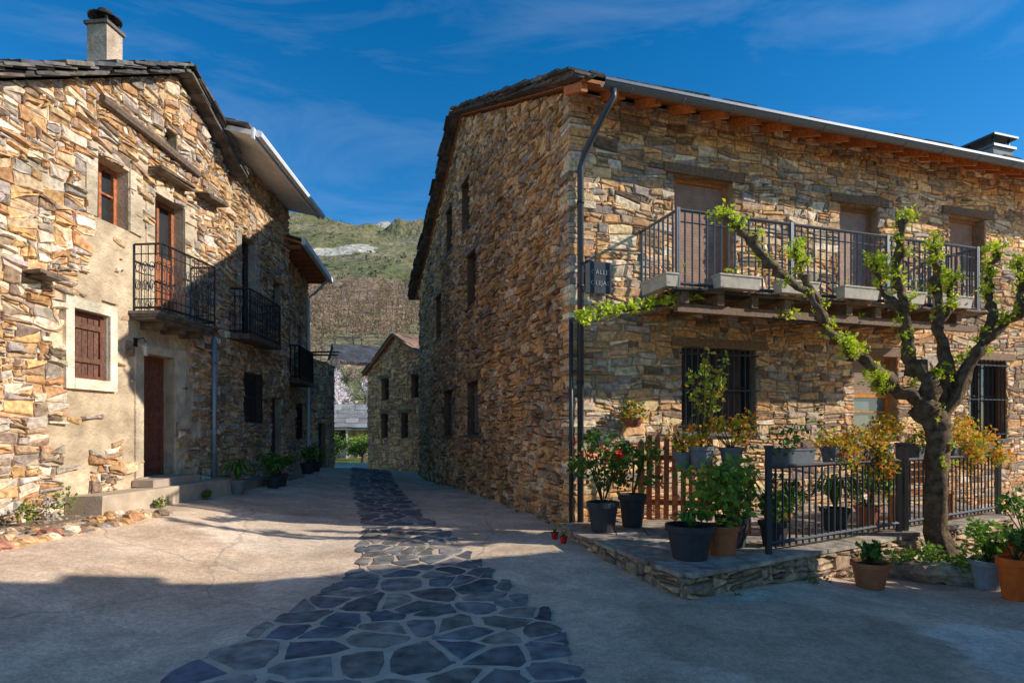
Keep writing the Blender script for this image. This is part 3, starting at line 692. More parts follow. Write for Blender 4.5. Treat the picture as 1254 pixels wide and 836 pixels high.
# ------------------------------------------------------------------ tree
tr=empty('pollarded_tree',(5.79,8.2,-.2),0,label='pollarded tree with gnarled limbs and lime green spring tufts',category='tree')
O=Vector((5.79,8.2,-.2)); TS=.55
def W(l): return [Vector(p)-O for p in l]
tb=MB(); BC=(.20,.135,.08)
tube(tb,W([(5.85,8.2,-.25),(5.82,8.2,-.05),(5.79,8.22,.3),(5.75,8.2,.6),(5.79,8.2,.9),(5.75,8.2,1.25),(5.77,8.2,1.6),(5.80,8.2,1.95)]),[.26,.18,.145,.13,.15,.125,.14,.11],14,BC,rough=.7)
limbs=[([(5.78,8.2,1.5),(5.5,8.15,2.05),(5.02,8.1,2.38),(4.58,8.05,2.74),(4.24,8.0,2.93),(3.91,7.9,3.44),(3.47,7.85,3.71),(3.08,7.8,4.15),(2.72,7.75,4.42)],[.18,.16,.14,.13,.115,.095,.085,.07,.05]),
([(5.78,8.2,1.6),(5.63,8.2,2.31),(5.38,8.2,2.75),(5.34,8.2,3.31),(5.2,8.2,3.86),(5.30,8.2,4.5)],[.17,.15,.13,.11,.09,.065]),
([(5.8,8.2,1.7),(5.95,8.3,2.42),(5.88,8.35,3.09),(5.9,8.4,3.75),(5.86,8.4,4.25)],[.16,.14,.12,.095,.065]),
([(5.8,8.2,1.7),(6.13,8.15,2.5),(6.4,8.1,2.95),(6.74,8.05,3.22),(7.1,8.0,3.5)],[.14,.13,.11,.09,.06]),
([(6.35,8.1,2.9),(6.5,8.2,3.3),(6.5,8.25,3.7),(6.65,8.3,4.1)],[.1,.085,.07,.055]),
([(4.0,7.93,3.35),(3.85,8.0,3.75),(3.78,8.0,4.05)],[.08,.06,.045]),
([(4.6,8.05,2.7),(4.4,7.85,2.6),(4.25,7.7,2.75)],[.07,.055,.035]),
([(5.3,8.2,3.3),(5.05,8.3,3.6),(4.98,8.3,3.95)],[.08,.055,.04]),
([(5.9,8.35,3.1),(6.15,8.5,3.4),(6.2,8.5,3.8)],[.07,.055,.04]),
([(6.74,8.05,3.25),(6.85,8.1,3.6),(6.82,8.1,3.9)],[.07,.055,.04]),
([(5.15,8.1,2.35),(4.95,8.0,2.2),(4.8,7.95,2.3)],[.07,.05,.04])]
lf=MB()
for pts,rad in limbs:
    P=[];Q=[]
    rad=[r*TS for r in rad]
    for i in range(len(pts)-1):
        a=Vector(pts[i]);b=Vector(pts[i+1])
        for k in range(6):
            t=k/6; P.append(a.lerp(b,t)+Vector((U(-1,1),U(-1,1),U(-1,1)))*.03); Q.append((rad[i]*(1-t)+rad[i+1]*t)*(U(.78,1.15) if R.random()<.7 else U(1.35,1.75)))
    P.append(Vector(pts[-1])); Q.append(rad[-1]*2.3)
    tube(tb,[p-O for p in P],Q,10,BC,rough=.7)
    n=len(P)
    for i in range(6,n):
        if R.random()<(.62 if i<n-6 else .9):
            a=Vector((U(-1,1),U(-1,1),U(-.2,1))).normalized()
            c=P[i]+a*(Q[i]+.02)
            for s in range(2):
                q=c+Vector((U(-1,1),U(-1,1),U(0,1.4)))*.06; tube(tb,[P[i]-O,q-O],[.012,.005],4,(.14,.13,.05))
            for s in range(3): leaves(lf,c-O+Vector((U(-.07,.07),U(-.07,.07),U(-.03,.09))),U(.04,.075),13,.04,LL)
    for s in range(5): leaves(lf,P[-1]-O+Vector((U(-.12,.12),U(-.1,.1),U(-.02,.14))),.085,18,.045,LL)
for i in range(9): leaves(lf,Vector((U(-.17,.17),-.15,U(1.3,2.6))),.05,8,.04,LL)
tb.obj('trunk',[M_bark],tr,smooth=True); lf.obj('crown',[M_leaf],tr)
def rock(mb,c,r,col,m=0):
    vs=[];n=7
    for i in range(5):
        ph=math.pi*i/4
        for k in range(n):
            a=2*math.pi*k/n+i*.3; rr=r*(math.sin(ph)*.95+.08)*U(.8,1.15)
            vs.append((c[0]+rr*math.cos(a)*1.3,c[1]+rr*math.sin(a),c[2]+r*.7*math.cos(ph)))
    fs=[(i*n+k,i*n+(k+1)%n,(i+1)*n+(k+1)%n,(i+1)*n+k) for i in range(4) for k in range(n)]+[tuple(range(n)),tuple(range(4*n,5*n))]
    mb.add(vs,fs,col,m)
sp=empty('stone_planter',(5.75,8.0,-.2),0,label='low ring of rough stones around the tree foot',category='stone planter')
mb=MB()
for i in range(19):
    a=math.pi*.95+i/18*math.pi*1.1; rr=.85
    rock(mb,(math.cos(a)*rr,math.sin(a)*rr*.85,.1+U(-.03,.06)),U(.16,.2),mixp(PD))
mb.obj('rim',[M_stone],sp)
mb=MB(); lathe(mb,[(0,.12),(.8,.06)],col=(.1,.07,.05)); mb.obj('soil',[M_soil],sp)
for i,(x,y) in enumerate(((5.1,7.6),(6.2,7.5),(5.6,7.4),(6.6,7.95))):
    e=empty('shrub',(x,y,-.15),0,label='small green leafy shrub by the stone ring',category='shrub',group='small shrubs around the tree')
    mb=MB(); 
    for k in range(5): leaves(mb,(U(-.18,.18),U(-.15,.15),U(.1,.45)),.15,60,.055,[(.22,.36,.04),(.14,.22,.03)])
    mb.obj('foliage',[M_leaf],e)
# ------------------------------------------------------------------ LEFT HOUSES
PL=[(.62,.42,.24),(.58,.34,.16),(.70,.54,.37),(.40,.25,.15),(.50,.41,.33),(.60,.35,.15),(.28,.19,.13),(.74,.6,.44),(.48,.25,.11),(.38,.30,.24)]
def frame_house(x,y,dx,dy,**p):
    return empty('stone_house',(x,y,0),math.atan2(dy,dx),**p)
FF=F((0,0,0),(1,0,0),(0,-1,0))
H1=frame_house(-6.515,7.0,.098,.995,label='rubble and plaster stone house with wrought iron balcony',category='house')
ops1=[(1.71,2.38,2.44,3.44,(.55,.46,.33)),(2.17,2.84,4.91,5.87,(.58,.45,.3)),(3.44,4.25,3.66,5.78,(.58,.45,.3)),(3.17,3.97,.88,2.98,(.48,.37,.25)),(3.7,4.05,6.6,7.05)]
A0=-2.2; A1=5.35; AP=4.02; ZP=8.12; S1=.6
def keep1(a,z):
    e=.35*noise.noise(Vector((a*1.7,z*1.7,2)))+.2*noise.noise(Vector((a*4,z*4,2)))
    pl=(1.5+e*1.2<a<4.5+e) and z<5.95+e*1.5-.1*(a-2)
    if a<1.95 and z>4.0+e: pl=False
    if pl: return noise.noise(Vector((a*1.1,z*1.3,8)))>.3 or R.random()<.05
    return True
mb=MB()
wall(mb,FF,A1,9,ops1,PL,tops=[(-S1,1,ZP-S1*AP),(S1,1,ZP+S1*AP)],a0=A0,z0=.1,lay=.078,chunk=(.15,.45),band=(.14,.34),mort=(.68,.51,.33),mm=2,keep=keep1,prot=(.012,.065),gap=.006,skew=.18,wav=.05)
wall(mb,F((A1,0,0),(0,1,0),(1,0,0)),5,ZP-S1*(A1-AP),(),PL,z0=4,mort=(.3,.22,.15))
mb.add([(A0,0,0),(A0,6,0),(A0,6,ZP+S1*(A0-AP)),(A0,0,ZP+S1*(A0-AP))],[(0,1,2,3)],(.4,.3,.2),1)
mb.add([(A0,6,0),(A1,6,0),(A1,6,ZP-S1*(A1-AP)),(AP,6,ZP),(A0,6,ZP+S1*(A0-AP))],[(0,1,2,3,4)],(.4,.3,.2),1)
SC=(.86,.74,.54)
fbox(mb,FF,1.56,1.705,2.28,3.6,.002,.06,SC,0+2); fbox(mb,FF,2.385,2.53,2.28,3.6,.002,.06,SC,2); fbox(mb,FF,1.706,2.384,3.445,3.6,.002,.06,SC,2); fbox(mb,FF,1.706,2.384,2.28,2.435,.002,.07,SC,2)
SD=(.68,.54,.37)
for a0,a1,z0,z1 in ((3.44,4.25,3.8,5.78),(2.17,2.84,4.91,5.87),(3.17,3.97,.88,2.98)):
    fbox(mb,FF,a0-.2,a0-.005,z0,z1+.15,.002,.025,SD,2,.01); fbox(mb,FF,a1+.005,a1+.28,z0,z1+.15,.002,.028,SD,2,.01); fbox(mb,FF,a0-.004,a1+.004,z1+.005,z1+.15,.002,.022,SD,2,.004)
mb.obj('wall',[M_stone,M_mortar,M_plaster],H1)
mb=MB()
for s in (-1,1):
    L=(AP-A0+.3) if s<0 else (A1+.5-AP)
    V=Vector((-s,0,S1)); O=Vector((AP+s*L,-.28,ZP-S1*L+.05))
    kk=math.hypot(1,S1)
    vs=[O,O+Vector((0,6.2,0)),Vector((AP,5.92,ZP+.05)),Vector((AP,-.28,ZP+.05))]
    mb.add(vs+[v+Vector((0,0,.06)) for v in vs],BOXF,(.1,.08,.07),0)
    slates(mb,O+Vector((0,0,.065)),(0,1,0),V,6.2,L*kk,.5,.4,.035)
    slates(mb,O+Vector((0,-.06,.1)),(0,1,0),V,.5,L*kk,.5,.36,.04)
    slates(mb,O+Vector((0,0,-.02)),(0,1,0),V,.4,L*kk,.5,.4,.035)
rf1=mb.obj('roof',[M_slate],H1)
mb=MB(); cw=.2
box(mb,4.4-cw,4.4+cw,1.7-cw,1.7+cw,7.9,9.3,(.62,.46,.33),1)
box(mb,4.4-cw-.04,4.4+cw+.04,1.7-cw-.04,1.7+cw+.04,9.3,9.36,(.2,.17,.14),1)
for dx in (-.15,.15):
    for dy in (-.15,.15): box(mb,4.4+dx-.02,4.4+dx+.02,1.7+dy-.02,1.7+dy+.02,9.36,9.5,DK,2)
lathe(mb,[(.28,0),(.29,.02),(.15,.1),(.12,.17),(0,.18)],(4.4,1.7,9.5),16,(.06,.05,.05),2)
mb.obj('chimney',[M_stone,M_plaster,M_metal],rf1)
window(H1,FF,*ops1[0][:4],d=-.09,kind='board',fc=(.2,.07,.04),scol=(.17,.08,.05),label='closed brown wooden shutters in a white plaster surround')
window(H1,FF,*ops1[1][:4],d=-.24,kind='glass',fc=(.5,.17,.07),label='red framed window set in a deep plaster opening')
door(H1,FF,*ops1[2][:4],d=-.24,c=(.4,.14,.06),glass=True,gcol=(.04,.04,.045),label='brown balcony door with glass panes')
door(H1,FF,*ops1[3][:4],d=-.24,c=(.24,.085,.045),label='tall brown wooden street door')
window(H1,FF,*ops1[4],d=-.2,kind='glass',fc=(.1,.07,.05),mull=0)
mb=MB()
tube(mb,[FF.P(2.2,6.72,.07),FF.P(3.4,6.64,.1),FF.P(4.6,6.56,.07)],[.07,.08,.065],7,(.2,.14,.1),rough=.5)
mb.obj('beam',[M_wood],H1)
for a0,a1,z in ((3.35,4.25,6.1),(4.6,5.2,6.15),(-.4,.4,5.5),(.9,1.3,3.7)):
    mb=MB(); e=U(.24,.32)
    for k in range(2): fbox(mb,FF,a0+U(-.08,.08),a1+U(-.08,.08),z+k*.035,z+k*.035+.038,-.05,e+U(-.05,.05),vary((.20,.15,.11),.3),0,.018)
    mb.obj('ledge',[M_slate],H1)
mb=MB(); BA=2.95
for k in range(3): fbox(mb,FF,BA-.08-k*.02,4.5+k*.02,3.48+k*.045,3.53+k*.045,0,.45+k*.04,(.13,.11,.09),0,.01)
for a in (3.1,3.6,4.1): fbox(mb,FF,a,a+.09,3.36,3.478,0,.42,(.12,.08,.05))
b1=mb.obj('balcony',[M_slate],H1)
mb=MB(); railing(mb,[(BA,-.02),(BA,-.5),(4.42,-.5),(4.42,-.02)],3.63,4.73,sp=.115,w=.014,rail=.028,scroll=True); mb.obj('railing',[M_metal],b1)
mb=MB(); tube(mb,[FF.P(5.05,3.5,.1),FF.P(5.05,.5,.1)],.045,10,(.32,.36,.42)); 
for z in (1.2,3): fbox(mb,FF,4.99,5.11,z,z+.03,.0,.155,(.2,.2,.22))
mb.obj('downpipe',[M_metal],H1,smooth=True)
mb=MB(); fbox(mb,FF,2.95,3.01,3.05,3.2,.0,.03,DK); tube(mb,[FF.P(2.98,3.17,.02),FF.P(2.98,3.2,.15),FF.P(2.98,3.12,.2)],.01,5,DK)
c=FF.P(2.98,2.9,.2); lathe(mb,[(.03,0),(.06,.14),(.075,.15),(0,.22)],c,8,(.5,.5,.45)); mb.obj('wall_lamp',[M_metal],H1)
mb=MB(); fbox(mb,FF,1.6,5.3,.1,.74,.02,.55,(.55,.43,.31),0,.02); fbox(mb,FF,2.9,4.15,.745,.87,.02,.38,(.46,.36,.27),0,.01)
mb.obj('doorstep',[M_conc],H1)
sb=empty('stone_border',(-6.3,7.6,.4),0,label='rough stone edged bed with weeds below the wall',category='stone border')
mb=MB()
for i in range(40):
    t=i/39; x=-6.15+.4*t+.5; y=5.3+t*3.9
    rock(mb,(x+6.3+U(-.06,.06),y-7.6,U(-.04,.06)),U(.07,.14),mixp(PL+[(.45,.2,.12)]))
for i in range(90): t=U(0,1); rock(mb,(.05+.4*t+U(-.15,.45),-2.2+t*3.7,.08),U(.02,.08),mixp(PL))
mb.obj('rim',[M_stone],sb)
mb=MB(); box(mb,-.3,.5,-2.3,1.2,-.2,.1,(.3,.22,.15),0,.03); mb.obj('soil',[M_soil],sb)
for i,(x,y,s) in enumerate(((-6.05,8.15,.22),(-6.1,7.6,.15),(-5.6,9.6,.1),(-5.5,10.9,.09))):
    e=empty('weed_clump',(x,y,.55 if i<2 else .44),0,label='small green weed clump at the wall foot',category='plant',group='weeds at the wall foot')
    mb=MB(); leaves(mb,(0,0,s*.8),s,120,.04,[(.20,.26,.04),(.13,.19,.03)]); mb.obj('foliage',[M_leaf],e)
mb=MB()
for i in range(60):
    t=U(0,13); p=RW(-.12-U(0,.08),t); z=g(p.x,p.y)
    if R.random()<.5: leaves(mb,(p.x,p.y,z+.03),U(.04,.09),14,.035,[(.14,.2,.03),(.22,.26,.06)])
for i in range(40):
    t=U(0,1); x=1.75+t*6.3; y=6.05+t*3.9-.12; 
    if R.random()<.5: leaves(mb,(x+.08,y-.02,g(x,y)+.02),U(.03,.08),12,.03,[(.14,.2,.03),(.24,.24,.08)])
mb.obj('wall_foot_weeds',[M_leaf],kind='stuff')
# L2
H2=frame_house(-6.0,12.3,-.0365,1,label='stone house with white soffit eaves and iron balcony',category='house')
P2=[(.56,.37,.21),(.54,.32,.15),(.60,.45,.29),(.34,.22,.14),(.40,.33,.26),(.62,.38,.19)]
ops2=[(1.15,1.95,3.78,6.05,(.48,.4,.3)),(1.3,2.4,1.85,2.98),(3.0,3.75,.45,2.5),(3.1,3.7,4.4,5.5)]
mb=MB(); wall(mb,FF,4.3,7.75,ops2,P2,z0=.1,lay=.085,chunk=(.16,.5),band=(.14,.34),mort=(.36,.26,.17),prot=(.015,.06),skew=.18,wav=.04)
fbox(mb,FF,.88,1.145,3.8,6.25,.002,.03,(.5,.42,.32),1,.004); fbox(mb,FF,1.955,2.2,3.8,6.25,.002,.03,(.5,.42,.32),1,.004)
mb.add([(0,0,4),(0,6,4),(0,6,8.2),(0,0,7.75)],[(0,1,2,3)],(.35,.27,.2),1); mb.add([(4.3,0,0),(4.3,6,0),(4.3,6,8.2),(4.3,0,7.75)],[(0,1,2,3)],(.3,.24,.18),1)
mb.add([(0,6,4),(4.3,6,0),(4.3,6,8.2),(0,6,8.2)],[(0,1,2,3)],(.3,.24,.18),1)
mb.obj('wall',[M_stone,M_mortar],H2)
mb=MB()
vs=[(-.3,-.8,7.55),(4.35,-.8,7.55),(4.35,4,8.5),(-.3,4,8.5)]; mb.add(vs+[(a,b,c+.1) for a,b,c in vs],BOXF,(.85,.82,.76),1)
box(mb,-.3,4.35,-.85,-.803,7.48,7.7,(.88,.88,.88),1)
slates(mb,(-.35,-.8,7.68),(1,0,0),(0,1,.196),4.75,4.9,.45,.4,.035,pal=((.2,.15,.11),(.13,.12,.11)),over=0)
mb.obj('roof',[M_slate,M_white],H2)
mb=MB(); tube(mb,[(-.25,-.92,7.6),(4.4,-.92,7.58)],.075,8,(.85,.86,.88)); mb.obj('gutter',[M_white],H2)
window(H2,FF,*ops2[0][:4],kind='glass',fc=(.1,.06,.04)); window(H2,FF,*ops2[1],kind='glass',fc=(.08,.06,.05),grille=True)
door(H2,FF,*ops2[2],c=(.1,.06,.04)); window(H2,FF,*ops2[3],kind='board',fc=(.12,.07,.05))
mb=MB(); fbox(mb,FF,.5,2.4,3.62,3.72,0,.48,(.13,.1,.08),0,.008); b2=mb.obj('balcony',[M_slate],H2)
mb=MB(); railing(mb,[(.54,-.02),(.54,-.45),(2.36,-.45),(2.36,-.02)],3.72,4.68,sp=.1,w=.016,rail=.03,scroll=True); mb.obj('railing',[M_metal],b2)
mb=MB(); fbox(mb,FF,.1,2.7,.2,.6,.02,.5,(.28,.23,.18),0,.015); mb.obj('doorstep',[M_conc],H2)
mb=MB(); fbox(mb,FF,2.8,4.0,.2,.47,.02,.55,(.26,.22,.17),0,.015); mb.obj('doorstep',[M_conc],H2)
# L3
H3=frame_house(-6.46,16.62,-.128,.992,label='stone house with red timber soffit and white gutter',category='house')
ops3=[(.8,1.5,3.2,5.0),(2.4,3.1,3.9,5.0),(.6,1.3,.3,2.3),(2.2,3.0,1.4,2.5)]
mb=MB(); wall(mb,FF,4.0,6.85,ops3,P2,z0=0,lay=.11,mort=(.28,.2,.13),skew=.2)
wall(mb,F((4.0,0,0),(0,1,0),(1,0,0)),5,6.85,(),P2,z0=0,lay=.15,mort=(.28,.2,.13)); mb.add([(0,0,4),(0,5,4),(0,5,6.85),(0,0,6.85)],[(0,1,2,3)],(.25,.2,.15),1)
mb.obj('wall',[M_stone,M_mortar],H3)
mb=MB(); vs=[(-.3,-.7,6.72),(4.1,-.7,6.72),(4.1,4,8.0),(-.3,4,8.0)]; mb.add(vs+[(a,b,c+.07) for a,b,c in vs],BOXF,(.5,.2,.08),1)
x=-.1
while x<4.0: box(mb,x,x+.09,-.65,0,6.64,6.74,(.45,.17,.07),1); x+=.5
slates(mb,(-.3,-.7,6.8),(1,0,0),(0,1,.272),4.4,5,.45,.4,.03,over=0)
mb.obj('roof',[M_slate,M_wood],H3)
mb=MB(); box(mb,-.3,4.1,-.83,-.71,6.7,6.86,(.85,.86,.88)); tube(mb,[(3.7,-.75,6.74),(3.7,-.35,6.3),(3.7,-.1,6.1),(3.7,-.1,.3)],.045,8,(.7,.72,.74)); mb.obj('gutter',[M_white],H3)
window(H3,FF,*ops3[0]); window(H3,FF,*ops3[1]); door(H3,FF,*ops3[2],c=(.1,.06,.04)); window(H3,FF,*ops3[3],grille=True)
mb=MB(); fbox(mb,FF,.3,2.2,3.0,3.12,0,.55,(.12,.08,.06)); b3=mb.obj('balcony',[M_wood],H3)
mb=MB(); railing(mb,[(.35,-.02),(.35,-.52),(2.15,-.52),(2.15,-.02)],3.12,4.05,sp=.1,w=.03,rail=.035); mb.obj('railing',[M_metal],b3)
# L4
H4=empty('stone_house',(-11.05,20.9,0),0,label='low rubble stone outbuilding with slate roof',category='house')
mb=MB(); wall(mb,FF,4.0,4.2,(),P2,z0=-.3,lay=.12,mort=(.28,.2,.13)); wall(mb,F((4,0,0),(0,1,0),(1,0,0)),3.0,4.2,((1,1.9,-.3,1.9),),P2,z0=-.3,lay=.12,mort=(.28,.2,.13))
mb.obj('wall',[M_stone,M_mortar],H4)
door(H4,F((4,0,0),(0,1,0),(1,0,0)),1,1.9,-.2,1.9,c=(.1,.07,.05))
mb=MB(); vs=[(-.2,-.1,4.25),(4.15,-.1,4.2),(4.15,3.1,4.6),(-.2,3.1,4.7)]; mb.add(vs+[(a,b,c+.06) for a,b,c in vs],BOXF,(.12,.09,.07)); slates(mb,(-.2,-.1,4.3),(1,0,0),(0,1,.13),4.4,3.2,th=.02); mb.obj('roof',[M_stone],H4)
# M house
HM=empty('stone_house',(-6.9,29,0),math.atan2(-.781,.625),label='small gabled rubble stone house at the street end',category='house')
opm=[(1.45,2.2,3.0,4.0),(4.2,4.9,3.0,4.0),(1.4,2.1,1.3,2.4),(3.3,3.95,1.3,2.4)]
PM=[(.74,.33,.14),(.78,.36,.15),(.60,.29,.16),(.80,.38,.14),(.46,.22,.10)]
mb=MB(); wall(mb,FF,5.76,6,opm,PM,tops=[(-.5,1,4.33),(.5,1,4.33+.5*5.76)],z0=-.4,lay=.11,mort=(.4,.2,.1))
wall(mb,F((0,0,0),(0,1,0),(-1,0,0)),7,4.33,(),PM,z0=-.4,lay=.15,mort=(.4,.2,.1)); mb.add([(5.76,0,-.4),(5.76,7,-.4),(5.76,7,4.33),(5.76,0,4.33)],[(0,1,2,3)],(.2,.15,.1),1)
mb.obj('wall',[M_stone,M_mortar],HM)
mb=MB()
for s in (-1,1):
    O=Vector((2.88+s*3.1,-.2,4.33+.5*2.88-.5*3.1+.04)); vs=[O,O+Vector((0,7.4,0)),Vector((2.88,7.2,5.81)),Vector((2.88,-.2,5.81))]
    mb.add(vs+[v+Vector((0,0,.08)) for v in vs],BOXF,(.4,.16,.08)); slates(mb,O+Vector((0,0,.085)),(0,1,0),(-s,0,.5),7.4,3.1*1.118,.5,.4,.04,pal=((.38,.22,.15),(.26,.18,.13)))
mb.obj('roof',[M_stone],HM)
for o in opm: window(HM,FF,*o,fc=(.2,.07,.04),lintel=(.16,.1,.06))
def simple_house(x,y,z,ang,w,d,h,rh,wc,rc,label,porch=False):
    e=empty('village_house',(x,y,z),ang,label=label,category='house')
    mb=MB(); ops=[(w*.15,w*.3,h*.4,h*.75),(w*.6,w*.75,h*.4,h*.75)]
    wall(mb,FF,w,h,ops,[wc,(wc[0]*.7,wc[1]*.7,wc[2]*.7)],z0=-2,lay=.3,band=(.5,.9),chunk=(.6,1.6),mort=wc)
    mb.add([(0,0,-2),(0,d,-2),(0,d,h),(0,d/2,h+rh),(0,0,h)],[(0,1,2,3,4)],wc,1); mb.add([(w,0,-2),(w,d,-2),(w,d,h),(w,d/2,h+rh),(w,0,h)],[(0,1,2,3,4)],wc,1)
    mb.obj('wall',[M_stone,M_mortar],e)
    mb=MB(); ov=1.3 if porch else .4
    for s in (0,1):
        o_=ov if s==0 else .4
        y0=-o_ if s==0 else d+o_; O=Vector((-.3,y0,h-o_*rh/(d/2)+.05)); V=Vector((0,1 if s==0 else -1,rh/(d/2)))
        vs=[O,O+Vector((w+.6,0,0)),Vector((w+.3,d/2,h+rh+.05)),Vector((-.3,d/2,h+rh+.05))]; mb.add(vs+[v+Vector((0,0,.12)) for v in vs],BOXF,rc)
        slates(mb,O+Vector((0,0,.13)),(1,0,0),V,w+.6,(d/2+o_)*V.length,.9,.7,.05,pal=(rc,vary(rc,.4)))
    mb.obj('roof',[M_stone],e)
    if porch:
        for i in range(4):
            mb=MB(); x=.1+i*(w-.3)/3; box(mb,x,x+.12,-1.15,-1.03,-.3,h-1.15*rh/(d/2),(.75,.68,.55)); mb.obj('post',[M_white],e)
    for o in ops: window(e,FF,*o,fc=(.15,.1,.07))
simple_house(-14.0,45,-.3,.15,5.2,4,2.6,1.1,(.62,.46,.3),(.28,.26,.24),'small cottage with grey slate roof and pale porch posts',porch=True)
simple_house(-28.5,100,8.5,.5,8,9,4.4,3.2,(.45,.34,.24),(.07,.07,.075),'dark roofed house on the hillside')
simple_house(-19.8,96,8.0,-.3,6,7,3.6,2.6,(.4,.3,.2),(.08,.075,.075),'smaller dark roofed house on the hillside')
def small_tree(x,y,z,h,r,cols,label,n=600,ls=.16,name='blossom_tree',cat='tree',group=None):
    e=empty(name,(x,y,z),0,label=label,category=cat)
    if group: e['group']=group
    mb=MB(); tube(mb,[(0,0,-.2),(.1,0,h*.3),(0,.1,h*.6)],[.12,.09,.05],7,(.12,.09,.07))
    for i in range(9):
        a=U(0,6.28); tube(mb,[(0,0,h*U(.25,.5)),(math.cos(a)*r*.8,math.sin(a)*r*.8,h*U(.6,.95))],[.05,.015],5,(.12,.09,.07))
    mb.obj('trunk',[M_bark],e); mb=MB()
    for i in range(14): leaves(mb,(U(-1,1)*r*.7,U(-1,1)*r*.7,h*U(.45,.92)),r*U(.25,.45),n//14,ls,cols)
    mb.obj('crown',[M_leaf],e)
WH=[(.84,.74,.72),(.74,.62,.62),(.86,.80,.78)]
for x,y,h,r in ((-17.2,58,5.6,2.3),(-14.2,62,5.4,2.2),(-20,66,6.8,2.8)): small_tree(x,y,hz(x,y) if y>55 else -.3,h,r,WH,'fruit tree covered in pale blossom',n=1300,ls=.24,group='blossoming fruit trees')
for x,y,h,r in ((-18.5,76,5,3),(-15.5,80,6,3),(-23,84,5,3),(-13.5,72,5,2.8)): small_tree(x,y,hz(x,y),h,r,[(.46,.30,.24),(.5,.34,.28),(.34,.22,.17)],'bare reddish grey tree on the slope',n=420,ls=.2,name='bare_tree',group='bare trees on the slope')
for x,y,h,r in ((-10,33,1.7,1.0),(-8.6,34.5,1.5,.9),(-11.4,35,1.9,1.2),(-9.4,38,1.5,1.1),(-12,41,1.6,1.4),(-10.3,42,1.5,1.1)): small_tree(x,y,-.4,h,r,[(.26,.36,.05),(.36,.44,.07),(.16,.25,.03)],'bright green garden shrub',n=700,ls=.12,name='garden_shrub',cat='shrub',group='garden shrubs at the street end')
gl='potted plants along the shaded wall'
for x,y,r,h,pl in ((-5.25,13.3,.16,.25,'bush'),(-5.3,13.8,.18,.28,'bush'),(-5.4,11.9,.15,.28,'strap'),(-5.85,17.3,.2,.3,'bush'),(-5.95,18.2,.2,.3,'bush')):
    pot(x,y,g(x,y),r,h,BK if pl!='strap' else (.2,.2,.2),pl,'dark pot with green shrub against the shaded wall',.4,.28,n=240,group=gl)
# ------------------------------------------------------------------ neighbour house
HN=empty('stone_house',(5.27,3.47,0),math.atan2(.39,.921)+math.pi,label='neighbouring rubble stone house facing the terrace',category='house')
mb=MB(); WN=6.8; HE=5.95
FN=F((0,0,0),(-1,0,0),(0,-1,0))
opn=[(1.2,2.1,1,2.2),(3,4,-.2,2.1),(5,5.9,1,2.2)]
wall(mb,FN,WN,HE,opn,PR,z0=-.4,lay=.12,mort=(.25,.18,.12))
mb.add([(0,0,-.4),(0,7,-.4),(0,7,HE),(0,3.5,HE+1.5),(0,0,HE)],[(0,1,2,3,4)],(.6,.42,.25),1)
mb.add([(-WN,0,-.4),(-WN,7,-.4),(-WN,7,HE),(-WN,3.5,HE+1.5),(-WN,0,HE)],[(0,1,2,3,4)],(.5,.36,.22),1)
mb.add([(0,7,-.4),(-WN,7,-.4),(-WN,7,HE),(0,7,HE)],[(0,1,2,3)],(.35,.27,.18),1)
mb.obj('wall',[M_stone,M_mortar],HN)
mb=MB()
for k in (0,1):
    y0=-.3 if k==0 else 7.3; O=Vector((-WN-.2,y0,HE-.08)); V=Vector((0,1 if k==0 else -1,.43))
    vs=[O,O+Vector((WN+.4,0,0)),Vector((.2,3.5,HE+1.56)),Vector((-WN-.2,3.5,HE+1.56))]; mb.add(vs+[v+Vector((0,0,.08)) for v in vs],BOXF,(.12,.09,.07))
    slates(mb,O+Vector((0,0,.09)),(1,0,0),V,WN+.4,3.8*V.length,.6,.5,.04)
rn=mb.obj('roof',[M_slate],HN)
mb=MB(); box(mb,-3.6,-2.8,.2,.9,5.6,6.75,(.3,.25,.2)); box(mb,-3.7,-2.7,.1,1.0,6.75,6.83,(.15,.13,.12)); mb.obj('chimney',[M_stone],rn)
for o in (opn[0],opn[2]): window(HN,FN,*o,kind='glass')
door(HN,FN,*opn[1],c=(.12,.06,.04))
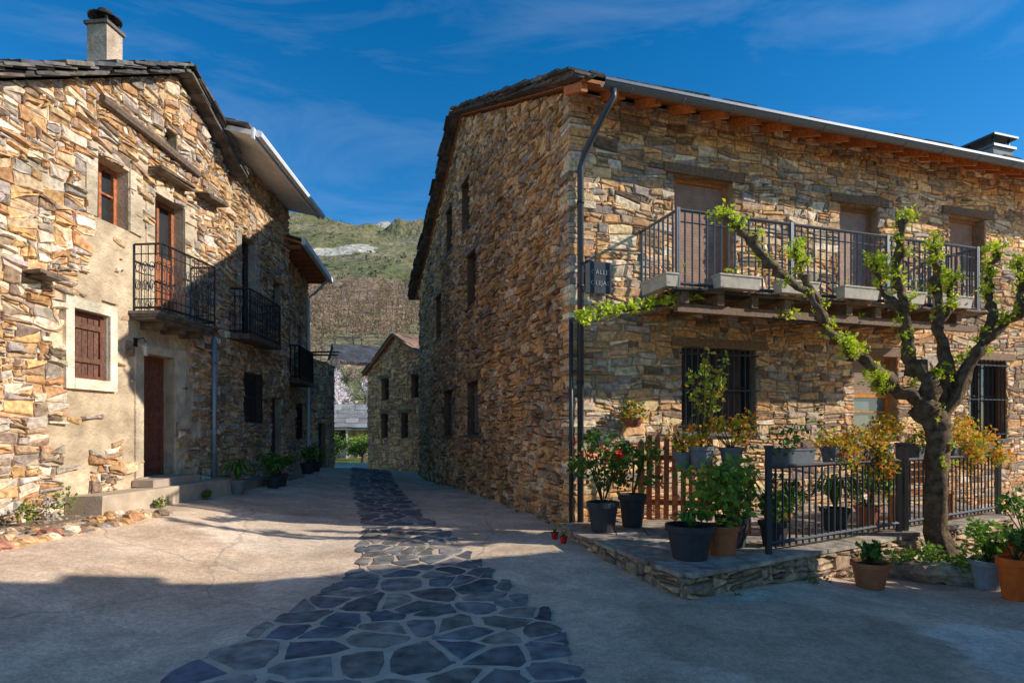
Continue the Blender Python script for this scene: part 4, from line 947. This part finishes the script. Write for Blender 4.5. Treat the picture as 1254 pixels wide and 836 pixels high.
# ------------------------------------------------------------------ light, sky, camera
EL=math.radians(28); hd=Vector((-.9916,.129,0)).normalized()
dirv=Vector((hd.x*math.cos(EL),hd.y*math.cos(EL),-math.sin(EL)))
sl=bpy.data.lights.new('sun','SUN'); sl.energy=5.0; sl.angle=math.radians(.5); sl.color=(1,.95,.85)
so=bpy.data.objects.new('sun',sl); scene.collection.objects.link(so); so.rotation_euler=dirv.to_track_quat('-Z','Y').to_euler(); so.location=(20,-5,20)
w=bpy.data.worlds.new('World'); scene.world=w; w.use_nodes=True; nt=w.node_tree; N=nt.nodes; L=nt.links
bg=N['Background']; sk=N.new('ShaderNodeTexSky'); sk.sky_type='NISHITA'; sk.sun_disc=False; sk.sun_elevation=EL; sk.sun_rotation=math.atan2(-hd.x,-hd.y)
sk.altitude=1200; sk.air_density=1.0; sk.dust_density=.15; sk.ozone_density=1.8
tc=N.new('ShaderNodeTexCoord'); mp=N.new('ShaderNodeMapping'); mp.inputs['Scale'].default_value=(1.2,1.2,5); mp.inputs['Rotation'].default_value=(.25,.35,.3)
nz=N.new('ShaderNodeTexNoise'); nz.inputs['Scale'].default_value=2.2; nz.inputs['Detail'].default_value=7; nz.inputs['Roughness'].default_value=.6; nz.inputs['Distortion'].default_value=.6
mr=N.new('ShaderNodeMapRange'); mr.inputs['From Min'].default_value=.5; mr.inputs['From Max'].default_value=.85; mr.inputs['To Max'].default_value=.13
hs=N.new('ShaderNodeHueSaturation'); hs.inputs['Saturation'].default_value=1.44; hs.inputs['Value'].default_value=1.12
mx=N.new('ShaderNodeMix'); mx.data_type='RGBA'; mx.inputs['B'].default_value=(6.5,7.2,8,1)
L.new(tc.outputs['Generated'],mp.inputs[0]); L.new(mp.outputs[0],nz.inputs['Vector']); L.new(nz.outputs['Fac'],mr.inputs['Value'])
L.new(sk.outputs[0],hs.inputs['Color']); L.new(hs.outputs[0],mx.inputs['A']); L.new(mr.outputs[0],mx.inputs['Factor']); L.new(mx.outputs['Result'],bg.inputs['Color'])
bg.inputs['Strength'].default_value=.15
cd=bpy.data.cameras.new('camera'); co=bpy.data.objects.new('camera',cd); scene.collection.objects.link(co)
co.location=(0,0,1.7); co.rotation_euler=(math.pi/2,0,0); cd.sensor_width=36; cd.lens=740/1254*36; cd.shift_y=107/1254; cd.clip_end=6000; cd.clip_start=.05
scene.camera=co
scene.view_settings.view_transform='Standard'; scene.view_settings.look='None'; scene.view_settings.exposure=0
